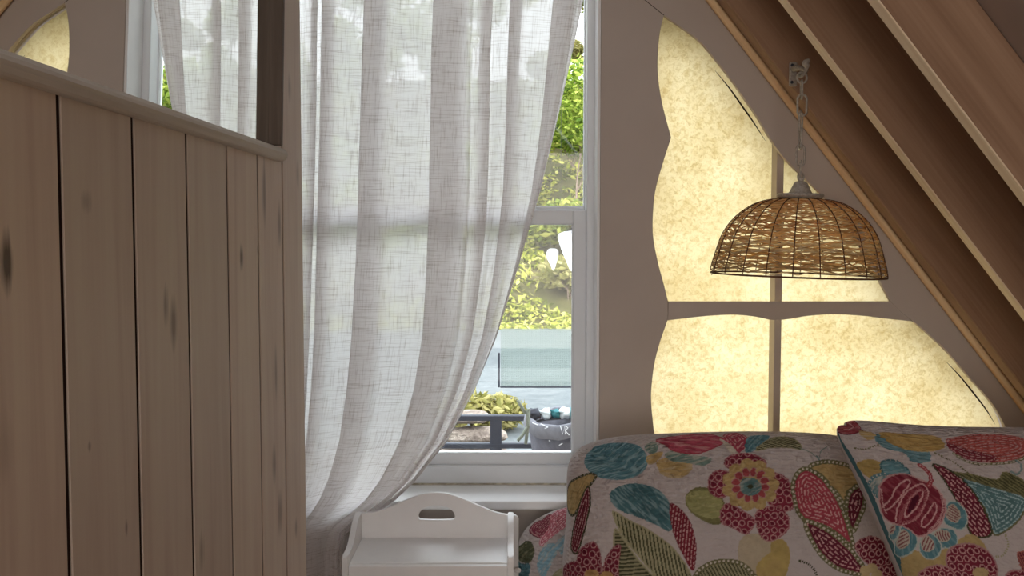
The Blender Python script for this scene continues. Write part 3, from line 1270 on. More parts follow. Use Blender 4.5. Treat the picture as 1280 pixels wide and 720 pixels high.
TEAL, TEAL_L, TEAL_D = C(66, 112, 122), C(138, 165, 168), C(52, 92, 98)
RED, PINK, LPINK, MAR = C(148, 46, 60), C(168, 84, 98), C(188, 138, 136), C(98, 22, 44)
MUST, MUST_D, OLV, OLV_D, OLV_L = C(160, 132, 72), C(128, 108, 58), C(98, 94, 56), C(62, 62, 38), C(140, 134, 96)
LIME, PALE, YEL, CREAM = C(134, 132, 72), C(160, 144, 116), C(158, 134, 58), C(176, 166, 150)
BEAD = (OLV, .0052, CREAM)


def ell(cx, cy, rx, ry, n=10, rot=0):
    return [(cx + rx * math.cos(2 * PI * k / n) * math.cos(rot) - ry * math.sin(2 * PI * k / n) * math.sin(rot),
             cy + rx * math.cos(2 * PI * k / n) * math.sin(rot) + ry * math.sin(2 * PI * k / n) * math.cos(rot)) for k in range(n)]


def pillow(name, base, nrm, ul, vl, T, pw, nf, na, rows, paint, mat, lump=.006, **kw):
    """base(a,b) gives the mid surface; grid runs round front and back"""
    bf = np.linspace(-1, 1, nf)
    bb = np.linspace(1, -1, nf // 4)[1:-1]
    be = np.concatenate([bf, bb])
    side = np.concatenate([np.ones(nf), -np.ones(len(bb))])
    al = np.linspace(-1, 1, na)
    sb = be * (1.5 - .5 * be ** 2)
    sa = al * (1.5 - .5 * al ** 2)
    B, A = np.meshgrid(sb, sa, indexing='ij')
    S = np.repeat(side[:, None], na, 1)
    def th(a, b):
        return T * np.sqrt(np.clip((1 - np.abs(a) ** pw) * (1 - np.abs(b) ** pw), 0, 1))
    TT = th(A, B)
    pos = base(A.ravel(), B.ravel())
    # surface coordinates in metres
    tb = th(0 * sb[:nf], sb[:nf])
    dv = np.sqrt((np.diff(sb[:nf]) * vl) ** 2 + np.diff(tb) ** 2)
    vv = np.concatenate([[0], np.cumsum(dv)]) 
    ta = th(sa, 0 * sa)
    du = np.sqrt((np.diff(sa) * ul) ** 2 + np.diff(ta) ** 2)
    uu = np.concatenate([[0], np.cumsum(du)])
    vfull = np.concatenate([vv, vv[-1] + (1 - bb) * vl])
    U = np.repeat(uu[None, :], len(be), 0).ravel()
    Vv = np.repeat(vfull[:, None], na, 1).ravel()
    Sf = S.ravel()
    # puckered quilting: wavy stitched channels, lumps
    wgt = rows(A.ravel(), B.ravel())
    yy = Vv / .0115 + 1.6 * (fbm(U * 16, Vv * 16, 2) - .5) * 2
    ch = np.abs(np.sin(PI * yy)) ** .6
    brk = fbm(U * 75 + 31, Vv * 110, 2)
    puck = (ch * (.45 + 1.1 * brk) - .6) * .0032 * wgt
    crk = np.abs(fbm(U * 60 + 3 * fbm(U * 20, Vv * 20, 2), Vv * 120 + 7, 3) - .5) * 2
    puck = puck * 1.5 + (.35 - crk) * .013 * wgt
    lmp = lump * (fbm(U * 7 + 2, Vv * 8 + 6) - .5) * 2
    fade = np.clip(TT.ravel() / T * 3, 0.25, 1)
    n = np.array(nrm)
    off = (TT.ravel() + (puck + lmp) * fade) * Sf
    Vx = pos + off[:, None] * n[None, :]
    front = Sf > 0
    pt = Paint(U, Vv, front, proj(Vx))
    paint(pt)
    return grid_mesh(name, Vx, len(be), na, mat, uv=np.stack([U, Vv], -1), col=np.clip(pt.col, 0, 1), closed_u=True, **kw)


def rounded(A, B, n):
    """square to smooth rounded rectangle (superellipse of power n)"""
    a, b = np.abs(A), np.abs(B)
    r = np.maximum(a, b)
    f = r / ((a ** n + b ** n) ** (1 / n) + 1e-12)
    f = 1 - (1 - f) * r ** 2
    return A * f, B * f


# --- the big one
def paint_main(p):
    p.poly([(731, 573), (740, 561), (756, 555), (775, 553), (795, 556), (807, 566), (809, 582), (797, 595), (775, 600), (750, 597), (735, 588)], streak(TEAL, TEAL_L, .5, .5))
    p.poly([(762, 619), (774, 608), (795, 604), (818, 610), (833, 622), (840, 640), (841, 655), (836, 664), (818, 655), (795, 646), (771, 636)], streak(TEAL_D * 1.1, TEAL_L, -.75, .45))
    p.poly([(820, 579), (835, 572), (852, 573), (864, 577), (864, 588), (852, 597), (830, 595)], streak(MUST, CREAM, .1, .3))
    p.poly([(808, 571), (820, 566), (829, 565), (824, 574), (816, 580), (809, 579)], streak(MUST, CREAM, .2, .3))
    g = C(98, 122, 112)
    p.poly([(806, 559), (816, 552), (823, 558), (820, 566), (810, 566)], streak(g, CREAM, .4, .5))
    p.poly([(831, 568), (842, 563), (860, 568), (878, 570), (890, 574), (880, 582), (860, 579), (838, 576)], streak(g, CREAM, .2, .5))
    p.poly([(820, 550), (845, 545), (880, 542), (900, 546), (906, 551), (893, 560), (870, 567), (845, 564), (832, 557)], streak(C(160, 56, 78), LPINK, -.15, .55, 260), (RED, .0015, None))
    p.poly([(903, 545), (915, 541), (928, 543), (935, 551), (931, 560), (922, 567), (912, 557)], dash(C(156, 48, 72), LPINK, -.9))
    p.poly([(899, 549), (905, 550), (923, 566), (915, 567)], solid(CREAM, .1))
    p.poly([(935, 546), (950, 544), (962, 545), (956, 553), (945, 563), (934, 566), (931, 560)], streak(TEAL, TEAL_L, .9, .4))
    p.poly([(943, 564), (955, 552), (970, 546), (985, 546), (998, 552), (1003, 562), (985, 560), (965, 560)], ribs(OLV_L, OLV_D, 1.2, .0062))
    p.line([(1000, 560), (1015, 566), (1023, 573), (1027, 563), (1035, 558)], C(104, 118, 112), .0022)
    p.line([(1021, 570), (1025, 576), (1029, 583)], C(90, 112, 112), .004)
    # yellow green round
    p.poly([(856, 625), (862, 614), (875, 609), (890, 612), (902, 620), (907, 636), (906, 650), (895, 656), (878, 650), (863, 640)], solid(C(108, 104, 54), .2))
    p.poly([(857, 624), (864, 615), (878, 613), (892, 617), (902, 626), (903, 642), (892, 649), (876, 645), (863, 637)], streak(LIME, C(164, 158, 100), .1, .4))
    # pear
    p.poly([(922, 692), (925, 676), (937, 667), (955, 668), (975, 674), (986, 684), (987, 700), (981, 722), (965, 745), (945, 735), (929, 712)], solid(PALE, .08))
    p.poly([(965, 678), (978, 674), (986, 684), (987, 700), (981, 722), (965, 745), (955, 735), (945, 712), (952, 698), (963, 690)], streak(YEL, MUST, .8, .4))
    # flower with ringed petals
    for q in ([(905, 577), (912, 569), (928, 566), (944, 568), (957, 576), (958, 586), (948, 592), (925, 588), (908, 585)],
              [(884, 606), (888, 593), (900, 587), (913, 592), (917, 605), (912, 618), (899, 623), (888, 616)],
              [(957, 600), (962, 591), (976, 592), (987, 602), (993, 620), (992, 635), (978, 640), (962, 632), (956, 615)],
              [(899, 648), (901, 636), (912, 628), (928, 638), (944, 650), (941, 661), (931, 668), (914, 659), (903, 655)],
              [(945, 640), (958, 633), (976, 634), (986, 645), (987, 660), (977, 671), (960, 677), (949, 668), (944, 654)]):
        p.poly(q, rings(C(122, 24, 50), LPINK * .8))
    for k in range(11):
        a = 2 * PI * k / 11
        p.poly(ell(938 + 27 * math.cos(a), 606 + 25 * math.sin(a), 9, 8, 8), streak(MUST, C(178, 154, 92), a, .5))
    p.poly(ell(938, 606, 24, 22), streak(MUST, C(178, 154, 92), .4, .4))
    for k in range(12):
        a = 2 * PI * k / 12 + .2
        p.poly(ell(938 + 18.5 * math.cos(a), 606 + 16.5 * math.sin(a), 5.6, 4.2, 8, a), solid(C(150, 52, 58), .15), (LPINK * .7, .0008, None))
    p.poly(ell(938, 608, 13.5, 11.5), streak(C(78, 112, 112), CREAM, .5, .35))
    p.poly(ell(938, 608, 3.6, 2.8, 8), solid(OLV_D))
    # large leaf pod
    p.poly([(1012, 585), (1025, 578), (1045, 578), (1066, 586), (1080, 602), (1070, 609), (1060, 617), (1057, 632), (1045, 615), (1030, 598)], streak(MUST, C(176, 152, 92), -.2, .45), BEAD)
    p.poly([(1058, 636), (1061, 618), (1069, 609), (1080, 606), (1082, 618), (1080, 632), (1073, 648), (1066, 664), (1060, 652)], dash(MAR, LPINK, 1.5), BEAD)
    p.poly([(991, 606), (996, 592), (1006, 586), (1018, 590), (1035, 606), (1050, 630), (1060, 656), (1067, 684), (1052, 672), (1030, 658), (1005, 649), (995, 632)], dash(C(152, 44, 62), LPINK, -1.1), BEAD)
    p.poly([(1006, 652), (1030, 660), (1052, 676), (1068, 692), (1082, 716), (1062, 716), (1040, 706), (1020, 685)], dash(MAR, LPINK, -.8), BEAD)
    p.line([(1000, 701), (1010, 705), (1018, 714), (1022, 728)], OLV_D, .0055, .005)
    # ringed berries at the lower right
    p.poly([(1068, 682), (1076, 673), (1092, 670), (1106, 679), (1112, 694), (1109, 707), (1094, 709), (1078, 700)], rings(C(112, 20, 46), LPINK))
    p.poly([(1098, 712), (1108, 704), (1118, 700), (1123, 712), (1119, 730), (1100, 728)], rings(C(112, 20, 46), LPINK))
    for a in range(5):
        p.poly(ell(1088 + 8 * math.cos(a * 1.257), 718 + 8 * math.sin(a * 1.257), 7, 6, 8), solid(C(172, 148, 96), .1))
    # olive leaves and red leaf
    p.poly([(838, 629), (850, 635), (862, 650), (869, 672), (870, 692), (866, 714), (854, 694), (843, 672), (838, 650)], dash(C(112, 22, 40), LPINK * .85, 1.45, .0075, .011, False))
    p.poly([(867, 724), (876, 712), (890, 704), (908, 701), (925, 704), (938, 714), (950, 740), (900, 760), (866, 745)], ribs(OLV_L * .95, OLV_D, .5, .0075), BEAD)
    p.poly([(766, 640), (785, 650), (812, 663), (838, 682), (856, 704), (866, 726), (868, 750), (840, 745), (816, 716), (796, 692), (778, 668)], ribs(OLV_L, OLV_D, .15, .0085, .40), (OLV_L, .0018, None))
    p.poly([(768, 662), (778, 672), (792, 692), (812, 716), (838, 748), (800, 760), (775, 735), (768, 700)], ribs(OLV_L * .8, OLV_D, 1.65, .0085, .5), (OLV_L, .0018, None))
    # left edge leaf
    p.poly([(711, 607), (722, 597), (738, 592), (745, 596), (736, 610), (726, 628), (716, 645), (709, 628)], streak(MUST, MUST_D * .7, 1.0, .5), (OLV_D, .003, CREAM * .6))
    p.poly([(735, 608), (738, 626), (733, 652), (722, 690), (714, 684), (717, 660), (724, 632)], dash(C(96, 24, 40), LPINK * .7, 1.4, .007, .009), (OLV_D, .002, None))
    # lower left flower
    for q in ([(722, 692), (730, 682), (742, 677), (749, 685), (752, 702), (750, 726), (735, 740), (722, 722)],
              [(754, 706), (760, 692), (768, 682), (776, 682), (774, 705), (772, 735), (756, 740), (751, 724)],
              [(704, 712), (712, 703), (724, 702), (728, 720), (722, 745), (702, 745)]):
        p.poly(q, rings(C(110, 20, 44), LPINK * .75))
    for q in ((740, 719, 9, 8), (758, 722, 9, 8), (724, 726, 7, 6)):
        p.poly(ell(*q, 8), solid(C(160, 122, 60), .12))


MC = Vector((P(706, 620, 2.24).x + .415, 2.24, 0))
ztop = P(900, 543, 2.27).z
lean = math.radians(13)
MH = .255
by = Vector((0, math.sin(lean), math.cos(lean))) * MH
mc = Vector((MC.x, 2.235, ztop - by.z))
nm = Vector((0, -math.cos(lean), math.sin(lean)))


def base_main(a, b):
    A, B = rounded(a, b, 5.0)
    # slightly sagging left edge and softly wavy top
    x = A * .415 + .006 * np.sin(b * 5.0) * (a < 0) * np.abs(a) ** 6
    B = B + .012 * np.sin(a * 4 + 1.0) * np.clip(b, 0, 1) ** 3
    return np.stack([mc.x + x, mc.y + by.y * B, mc.z + by.z * B], -1)


def rows_main(a, b):
    w = np.clip(.30 + .9 * np.clip((b + .15) / .7, 0, 1) - .25 * np.clip(a, 0, 1), .2, 1.2)
    return np.maximum(w, np.clip((-a - .55) / .3, 0, 1) * 1.1)


pillow('quilted_pillow', base_main, nm, .415, MH, .108, 8.0, 420, 620, rows_main, paint_main, M['quilt'],
       label='big floral quilted pillow with blue-green blobs and round red flower, middle of three', cat='pillow', group='floral quilted pillows')


# --- the right one, in front
def paint_right(p):
    p.line([(1042, 528), (1046, 548), (1062, 570), (1085, 612), (1103, 655), (1118, 690), (1132, 722)], TEAL_D, .016)
    p.poly([(1041, 531), (1045, 524), (1056, 521), (1066, 524), (1073, 531), (1074, 540), (1060, 543), (1048, 540)], streak(C(140, 48, 58), LPINK, .3, .35), (MAR, .0015, None))
    p.line([(1050, 533), (1056, 528), (1064, 531), (1062, 537), (1055, 537)], LPINK, .003)
    p.poly([(1074, 538), (1088, 540), (1098, 546), (1088, 550), (1078, 546)], streak(MUST, CREAM, .3, .4))
    p.poly([(1095, 544), (1108, 543), (1112, 552), (1130, 560), (1160, 564), (1163, 574), (1152, 579), (1138, 576), (1130, 566), (1112, 562), (1099, 555)], streak(C(76, 116, 124), TEAL_L, -.3, .3))
    p.poly([(1098, 541), (1130, 542), (1165, 544), (1178, 551), (1180, 560), (1160, 565), (1135, 563), (1110, 553)], streak(C(160, 128, 54), MUST, -.1, .5))
    p.poly([(1182, 551), (1200, 545), (1230, 542), (1262, 544), (1282, 550), (1290, 560), (1280, 571), (1255, 577), (1225, 578), (1198, 567)], dash(C(158, 66, 58), LPINK * .85, -.2, .0075, .013))
    p.poly([(1182, 553), (1205, 560), (1245, 570), (1242, 577), (1215, 576), (1192, 566)], dash(C(116, 34, 48), LPINK * .8, -.3, .0075, .012))
    p.line([(1192, 567), (1215, 579), (1255, 579), (1280, 573), (1292, 562)], OLV, .006)
    p.line([(1192, 567), (1215, 579), (1255, 579), (1280, 573), (1292, 562)], CREAM, .0028, .009)
    p.line([(1068, 560), (1080, 562), (1090, 559), (1098, 556)], OLV, .004, .006)
    p.poly([(1071, 581), (1082, 574), (1096, 576), (1104, 584), (1101, 594), (1090, 598), (1079, 592)], streak(C(150, 124, 52), MUST, .2, .4))
    p.poly([(1101, 579), (1110, 575), (1124, 577), (1134, 586), (1138, 594), (1120, 594), (1105, 592)], streak(C(74, 118, 126), TEAL_L, .2, .4), (TEAL_D, .0018, CREAM))
    p.poly([(1086, 606), (1093, 596), (1108, 592), (1111, 600), (1104, 612), (1102, 624), (1094, 618)], streak(C(92, 124, 128), CREAM, .8, .6), (TEAL, .003, CREAM))
    # leaves right of the pomegranate
    p.poly([(1186, 589), (1215, 592), (1245, 599), (1256, 589), (1280, 600), (1290, 624), (1260, 617), (1220, 603)], ribs(C(110, 106, 60), OLV_D, .9, .0065))
    p.poly([(1184, 592), (1215, 601), (1250, 611), (1282, 622), (1282, 636), (1270, 655), (1248, 668), (1240, 664), (1230, 635), (1210, 610)], dash(C(70, 108, 110), TEAL_L, 1.0, .0075, .012), (OLV, .0018, None))
    p.poly([(1167, 580), (1190, 590), (1214, 611), (1231, 640), (1239, 668), (1215, 669), (1206, 645), (1193, 620), (1180, 600)], dash(C(100, 20, 42), LPINK, -1.0, .0085, .016, False), (OLV_D, .002, None))
    p.line([(1168, 566), (1192, 577), (1213, 592)], OLV, .004, .006)
    p.line([(1270, 575), (1277, 584), (1272, 593), (1264, 590)], C(100, 126, 126), .004)
    p.line([(1257, 668), (1260, 682), (1254, 694), (1246, 696)], OLV_L, .005, .006)
    # lower petals
    p.poly([(1126, 700), (1130, 684), (1150, 690), (1172, 690), (1196, 676), (1214, 668), (1230, 680), (1232, 700), (1190, 715), (1150, 730), (1130, 722)], streak(C(154, 130, 70), MUST, .9, .5))
    for q, ax in (([(1183, 630), (1196, 627), (1207, 638), (1209, 652), (1202, 662), (1190, 660), (1179, 650)], .2),
                  ([(1163, 671), (1174, 661), (1190, 662), (1197, 672), (1194, 682), (1180, 685), (1168, 680)], -.9),
                  ([(1149, 686), (1152, 672), (1162, 666), (1174, 676), (1176, 688), (1168, 698), (1156, 697)], -1.5),
                  ([(1118, 690), (1121, 672), (1130, 656), (1143, 664), (1146, 680), (1138, 692), (1126, 696)], 1.2),
                  ([(1112, 672), (1113, 660), (1122, 654), (1125, 664), (1119, 674)], 1.2)):
        p.poly(q, streak(C(62, 112, 122), TEAL_L, ax, .25), (C(150, 160, 152), .0014, None))
        c = np.mean(np.array(q), 0)
        inner = [tuple(c + (np.array(z) - c) * .62 + np.array((-3, -3))) for z in q]
        p.poly(inner, ribs(C(158, 146, 130), C(120, 62, 64), ax + .8, .0058, .45))
    # pomegranate
    p.poly([(1099, 612), (1105, 600), (1118, 593), (1134, 593), (1150, 600), (1163, 605), (1174, 614), (1181, 628), (1180, 644), (1172, 660), (1158, 668), (1147, 671), (1138, 662), (1126, 656), (1112, 652), (1102, 640)],
           streak(C(112, 20, 42), C(150, 70, 80), -.9, .45, 200), (LPINK * .8, .0018, None))
    P_ = LPINK * .9
    p.line([(1103, 634), (1112, 625), (1120, 610), (1132, 600), (1138, 603), (1126, 620), (1114, 634), (1106, 639)], P_, .0028)
    p.line([(1120, 652), (1121, 636), (1130, 618), (1143, 608), (1154, 606), (1160, 618), (1154, 636), (1143, 650), (1128, 656)], P_, .003)
    p.line([(1131, 646), (1133, 633), (1142, 619), (1152, 612), (1152, 622), (1145, 636), (1135, 646), (1131, 646)], P_, .0028)
    p.poly([(1134, 640), (1137, 630), (1145, 619), (1149, 619), (1145, 630), (1138, 640)], solid(C(76, 10, 34), .1))
    p.line([(1152, 658), (1153, 650), (1162, 638), (1169, 628), (1171, 636), (1166, 648), (1157, 658), (1152, 658)], P_, .0028)
    p.line([(1124, 655), (1128, 640), (1138, 622), (1150, 612), (1158, 616), (1154, 634), (1142, 650), (1128, 654)], C(150, 78, 84), .006, .004)
    p.line([(1176, 618), (1179, 634), (1173, 652), (1160, 665)], P_, .005, .004)
    p.line([(1102, 612), (1103, 628), (1108, 642)], P_, .004, .004)
    p.line([(1150, 581), (1158, 587), (1163, 597), (1161, 608)], C(140, 44, 54), .009)
    p.line([(1150, 581), (1158, 587), (1163, 597), (1161, 608)], P_, .0022, .006)
    # ringed berries
    for q in ([(1182, 700), (1186, 687), (1199, 680), (1216, 680), (1233, 688), (1245, 702), (1247, 718), (1236, 732), (1204, 735), (1188, 718)],
              [(1147, 722), (1155, 712), (1168, 707), (1184, 709), (1196, 720), (1200, 738), (1160, 745)],
              [(1256, 722), (1262, 714), (1276, 712), (1292, 718), (1296, 735), (1262, 738)]):
        p.poly(q, rings(C(114, 22, 46), LPINK * .9), (LPINK * .6, .0012, None))
    p.poly(ell(1226, 716, 10, 7, 8), solid(C(162, 138, 84), .12))
    # the print carries on to the right
    for k in range(5):
        a = 2 * PI * k / 5 + .3
        p.poly(ell(1372 + 34 * math.cos(a), 640 + 32 * math.sin(a), 22, 19, 9), rings(C(114, 22, 46), LPINK * .9))
    p.poly(ell(1372, 640, 26, 24), streak(MUST, C(178, 154, 92), .4, .4))
    p.poly(ell(1372, 640, 12, 10), streak(C(78, 112, 112), CREAM, .5, .35))
    p.poly([(1310, 590), (1330, 570), (1362, 562), (1392, 572), (1370, 590), (1336, 598)], streak(TEAL, TEAL_L, .3, .45))
    p.poly([(1312, 690), (1336, 676), (1350, 700), (1346, 730), (1322, 724)], ribs(OLV_L, OLV_D, .4, .0075), BEAD)
    p.poly([(1404, 700), (1430, 690), (1444, 716), (1420, 740), (1400, 726)], dash(C(152, 44, 62), LPINK, .6), BEAD)
    p.poly([(1404, 556), (1432, 548), (1452, 560), (1440, 584), (1412, 582)], streak(MUST, CREAM, .3, .4))
    p.poly([(1271, 692), (1280, 689), (1290, 692), (1290, 712), (1277, 712)], ribs(C(150, 80, 66), MAR, .3, .006))


YR = 1.93
cTL, cTR, cBL, cBR = (np.array(P(*q)) for q in ((1037, 517, YR + .04), (1470, 520, YR + .04), (1158, 800, YR - .08), (1455, 812, YR - .08)))
nr = Vector((0, -math.cos(.22), math.sin(.22)))


def base_right(a, b):
    A_, B_ = rounded(a, b, 9.0)
    u_, v_ = (A_ * 1.03 + 1) / 2, (B_ * 1.03 + 1) / 2
    # sides bow inwards between the ear-like corners
    top = cTL + (cTR - cTL) * u_[:, None]
    bot = cBL + (cBR - cBL) * u_[:, None]
    pos = bot + (top - bot) * v_[:, None]
    sag = -.034 * (1 - np.abs(a) ** 3.0) * np.clip(b, 0, 1) ** 3
    pos[:, 2] += sag - .014 * np.abs(a) ** 10 * np.clip(b, 0, 1) ** 10
    pos[:, 0] += .012 * (1 - b ** 2) * np.clip(-a, 0, 1) ** 3 + .010 * np.clip(-a, 0, 1) ** 12 * np.clip(b, 0, 1) ** 12
    return pos


def rows_right(a, b):
    return np.clip(.35 + .8 * np.clip((b - .1) / .6, 0, 1), .2, 1.1)


pillow('quilted_pillow', base_right, nr, .36, .26, .088, 5.0, 420, 560, rows_right, paint_right, M['quilt'], .004,
       label='floral quilted pillow with a red pomegranate print, front right, tipped against the big one', cat='pillow', group='floral quilted pillows')


# --- the low one behind, beside the tray table
def paint_left(p):
    p.poly([(662, 662), (672, 652), (686, 643), (692, 650), (684, 662), (676, 672), (668, 670)], dash(C(128, 44, 66), LPINK * .8, 1.0, .0075, .01), (MAR, .0012, None))
    p.poly([(688, 645), (700, 636), (714, 632), (716, 650), (696, 666), (678, 682), (674, 676), (684, 662)], dash(C(176, 88, 104), C(206, 168, 172), .7, .0065, .014))
    p.poly([(646, 690), (652, 680), (662, 676), (668, 688), (664, 702), (656, 704), (648, 699)], streak(C(72, 76, 52), OLV_L, .8, .4))
    p.poly([(642, 700), (652, 704), (663, 706), (660, 724), (655, 740), (640, 740)], streak(C(58, 100, 110), TEAL_L, .3, .3))
    p.poly([(672, 712), (674, 694), (682, 682), (693, 679), (697, 690), (690, 704), (680, 722)], streak(C(110, 154, 172), CREAM, .9, .5))
    p.poly([(694, 682), (702, 672), (712, 666), (714, 684), (704, 694)], streak(C(110, 154, 172), CREAM, .9, .6))
    p.poly([(686, 728), (696, 714), (712, 704), (716, 720), (702, 735)], streak(OLV_L, CREAM, .6, .4))


lc = Vector((P(646, 690, 2.46).x + .27, 2.462, P(706, 632, 2.46).z - .15 + .003))
nl = Vector((0, -1, 0.0))


def base_left(a, b):
    A, B = rounded(a, b, 2.5)
    ex = np.clip(-a, 0, 1) ** 2
    return np.stack([lc.x + A * .27, lc.y + 0 * a, lc.z + B * .152], -1)


pillow('quilted_pillow', base_left, nl, .27, .152, .046, 3.0, 200, 300, lambda a, b: 1.0 + 0 * a, paint_left, M['quilt'], .006,
       label='low floral quilted pillow tucked in between the white tray table and the big pillow', cat='pillow', group='floral quilted pillows')

# --- daybed carrying the pillows
BX0, BX1, BY0, BY1 = .045, 1.62, 1.2, 2.555
bed_top = min(mc.z - MH * math.cos(lean) - .004, lc.z - .158)
bed = empty('daybed', ((BX0 + BX1) / 2, (BY0 + BY1) / 2, 0), label='low white daybed under the paper window carrying the floral pillows', cat='bed')
bm = BM()
box(bm, (BX0, BY0, bed_top - .17), (BX1, BY1, bed_top), .03, 3)
obj('mattress', bm, simple('mattress cotton', rgb(206, 198, 190), .9, 0, .04, 30), bed)
bm = BM()
box(bm, (BX0 + .01, BY0 + .01, bed_top - .26), (BX1 - .01, BY1 - .01, bed_top - .172), .006, 2)
obj('bed_frame', bm, M['white_wood'], bed)
for x in (BX0 + .03, BX1 - .09):
    for y in (BY0 + .03, BY1 - .09):
        bm = BM()
        box(bm, (x, y, 0), (x + .06, y + .06, bed_top - .261), .004, 2)
        obj('leg', bm, M['white_wood'], bed)

# ------------------------------------------------------------------ outside
def ground_mat(name, c1, c2, c3, sc, bump=.4):
    t = NT(name)
    c = t.coords('Object')
    n1 = t.noise(c, sc, 5, .65, .6)
    n2 = t.noise(c, sc * 9, 4, .7)
    f = t.math('ADD', t.math('MULTIPLY', n1, .6), t.math('MULTIPLY', n2, .4))
    r = t.ramp(f, [(.34, c1), (.5, c2), (.66, c3)])
    return t.end(t.bsdf(r, .9, 0, n2, bump, .05, .1))


GZ = -0.6
bm = BM()
box(bm, (-9, D + .19, -.16), (9, 4.4, -.06))
obj('deck_outside', bm, simple('weathered deck', rgb(150, 150, 150), .8, 0, .15, 5), kind='structure')
bm = BM()
box(bm, (-40, 4.41, GZ - .3), (40, 20.2, GZ))
obj('road_outside', bm, ground_mat('pale asphalt', rgb(128, 136, 140, .33), rgb(160, 168, 170, .33), rgb(190, 196, 196, .33), .55), kind='structure')
# overgrown bank across the road
nu, nv = 220, 70
gx = np.linspace(-30, 34, nu)[:, None]
gy = np.linspace(0, 1, nv)[None, :]
yy = 19.6 + gy * 22
hh = GZ - .15 + np.clip((yy - 19.9) * .50, 0, 7.0) + 1.6 * np.clip((yy - 31) / 9, 0, 1) + (fbm(gx / 2.2 + 40, yy / 2.2 + 9) - .5) * 1.3 * np.clip((yy - 20) / 2, 0, 1)
V = np.stack([gx + 0 * yy, yy + 0 * gx, hh + 0 * gx], -1).reshape(-1, 3)
grid_mesh('bank_outside', V, nu, nv, ground_mat('mossy bank', rgb(74, 74, 40, .4), rgb(120, 118, 66, .4), rgb(160, 146, 104, .4), 1.1), kind='structure')


def bank_z(x, y):
    h = GZ - .15 + min(max((y - 19.9) * .62, 0), 8.4) + 1.6 * min(max((y - 31) / 9, 0), 1)
    h += (float(fbm(np.array([x / 2.2 + 40]), np.array([y / 2.2 + 9]))[0]) - .5) * 1.3 * min(max((y - 20) / 2, 0), 1)
    return max(h, GZ if y < 20.2 else -9)


def leaf_mat(name, a, b, c):
    t = NT(name)
    g = t.n('ShaderNodeNewGeometry')
    r = t.ramp((g, 'Random Per Island'), [(.1, a), (.5, b), (.95, c)])
    df = t.bsdf(r, .6, 0, None, spec=.2)
    tl = t.n('ShaderNodeBsdfTranslucent')
    t.set(tl, 'Color', r)
    mx = t.n('ShaderNodeMixShader', {0: .4})
    t.t.links.new(df.outputs[0], mx.inputs[1])
    t.t.links.new(tl.outputs[0], mx.inputs[2])
    return t.end(mx)


M['leaf_a'] = leaf_mat('yellow green leaves', rgb(104, 128, 30, .7), rgb(158, 172, 56, .7), rgb(208, 204, 100, .7))
M['leaf_b'] = leaf_mat('fresh green leaves', rgb(92, 124, 36, .8), rgb(154, 178, 62, .9), rgb(206, 216, 110, 1))
M['leaf_c'] = leaf_mat('pale leaves', rgb(128, 128, 62, .7), rgb(180, 172, 100, .7), rgb(214, 204, 140, .7))
M['bark'] = wood('bark', rgb(112, 92, 80), rgb(160, 138, 122), rot=(0, PI / 2, 0))


def leaf_cloud(blobs, n, size):
    """separate bent leaves spread through a few ellipsoids"""
    vs, fs = [], []
    for k in range(n):
        c, r = blobs[int(rng.integers(len(blobs)))]
        d = rng.normal(0, 1, 3)
        d /= np.linalg.norm(d)
        p = np.array(c) + d * np.array(r) * rng.random() ** .45
        if p[2] < .02:
            p[2] = abs(p[2]) * .5 + .02
        t_ = rng.normal(0, 1, 3)
        t_[2] *= .6
        t_ /= np.linalg.norm(t_)
        w_ = np.cross(t_, d + rng.normal(0, .4, 3))
        w_ /= np.linalg.norm(w_) + 1e-9
        nn = np.cross(t_, w_)
        L = size * (.6 + .8 * rng.random())
        i = len(vs)
        vs += [p - t_ * L, p - w_ * L * .42 + nn * L * .12, p + t_ * L, p + w_ * L * .42 + nn * L * .12]
        fs += [(i, i + 1, i + 2), (i, i + 2, i + 3)]
    return vs, fs


def raw(name, vs, fs, mat):
    me = bpy.data.meshes.new(name)
    me.from_pydata([tuple(v) for v in vs], [], fs)
    me.materials.append(mat)
    return me


def branch_set(bm, p, d, L, r, depth):
    q = p + d * L
    mid = (p + q) / 2 + Vector(rng.normal(0, .05 * L, 3))
    tube(bm, [p, mid, q], [r, r * .8, r * .6], 6)
    if depth > 0:
        for k in range(3):
            nd = (d + Vector(rng.normal(0, .45, 3))).normalized()
            branch_set(bm, q if k else mid, nd, L * .68, r * .58, depth - 1)


protos = []
for (mat, blobs, n, size, stem_h) in (
        ('leaf_a', [((0, 0, .55), (.8, .6, .5)), ((.5, .1, .4), (.5, .5, .4)), ((-.5, 0, .45), (.5, .5, .4))], 1900, .11, .5),
        ('leaf_b', [((0, 0, .7), (.6, .6, .65)), ((.3, 0, 1.1), (.4, .4, .4)), ((-.4, .1, .5), (.5, .5, .45))], 1900, .12, .7),
        ('leaf_c', [((0, 0, .35), (.7, .5, .35)), ((.4, .1, .3), (.5, .4, .3))], 1500, .09, .35)):
    vs, fs = leaf_cloud(blobs, n, size)
    bm = BM()
    for k in range(4):
        branch_set(bm, Vector((0, 0, -.25)), Vector((rng.normal(0, .3), rng.normal(0, .3), 1)).normalized(), stem_h, .02, 1)
    ms = bpy.data.meshes.new('stem')
    bm.to_mesh(ms)
    bm.free()
    ms.materials.append(M['bark'])
    protos.append((raw('foliage', vs, fs, M[mat]), ms))


def plant(name, pr, loc, rz, sc, **kw):
    r = empty(name, loc, **kw)
    r.rotation_euler = (0, 0, rz)
    r.scale = (sc, sc, sc)
    for nm_, me in (('foliage', pr[0]), ('stem', pr[1])):
        o = bpy.data.objects.new(nm_, me)
        COL.objects.link(o)
        o.parent = r
    return r


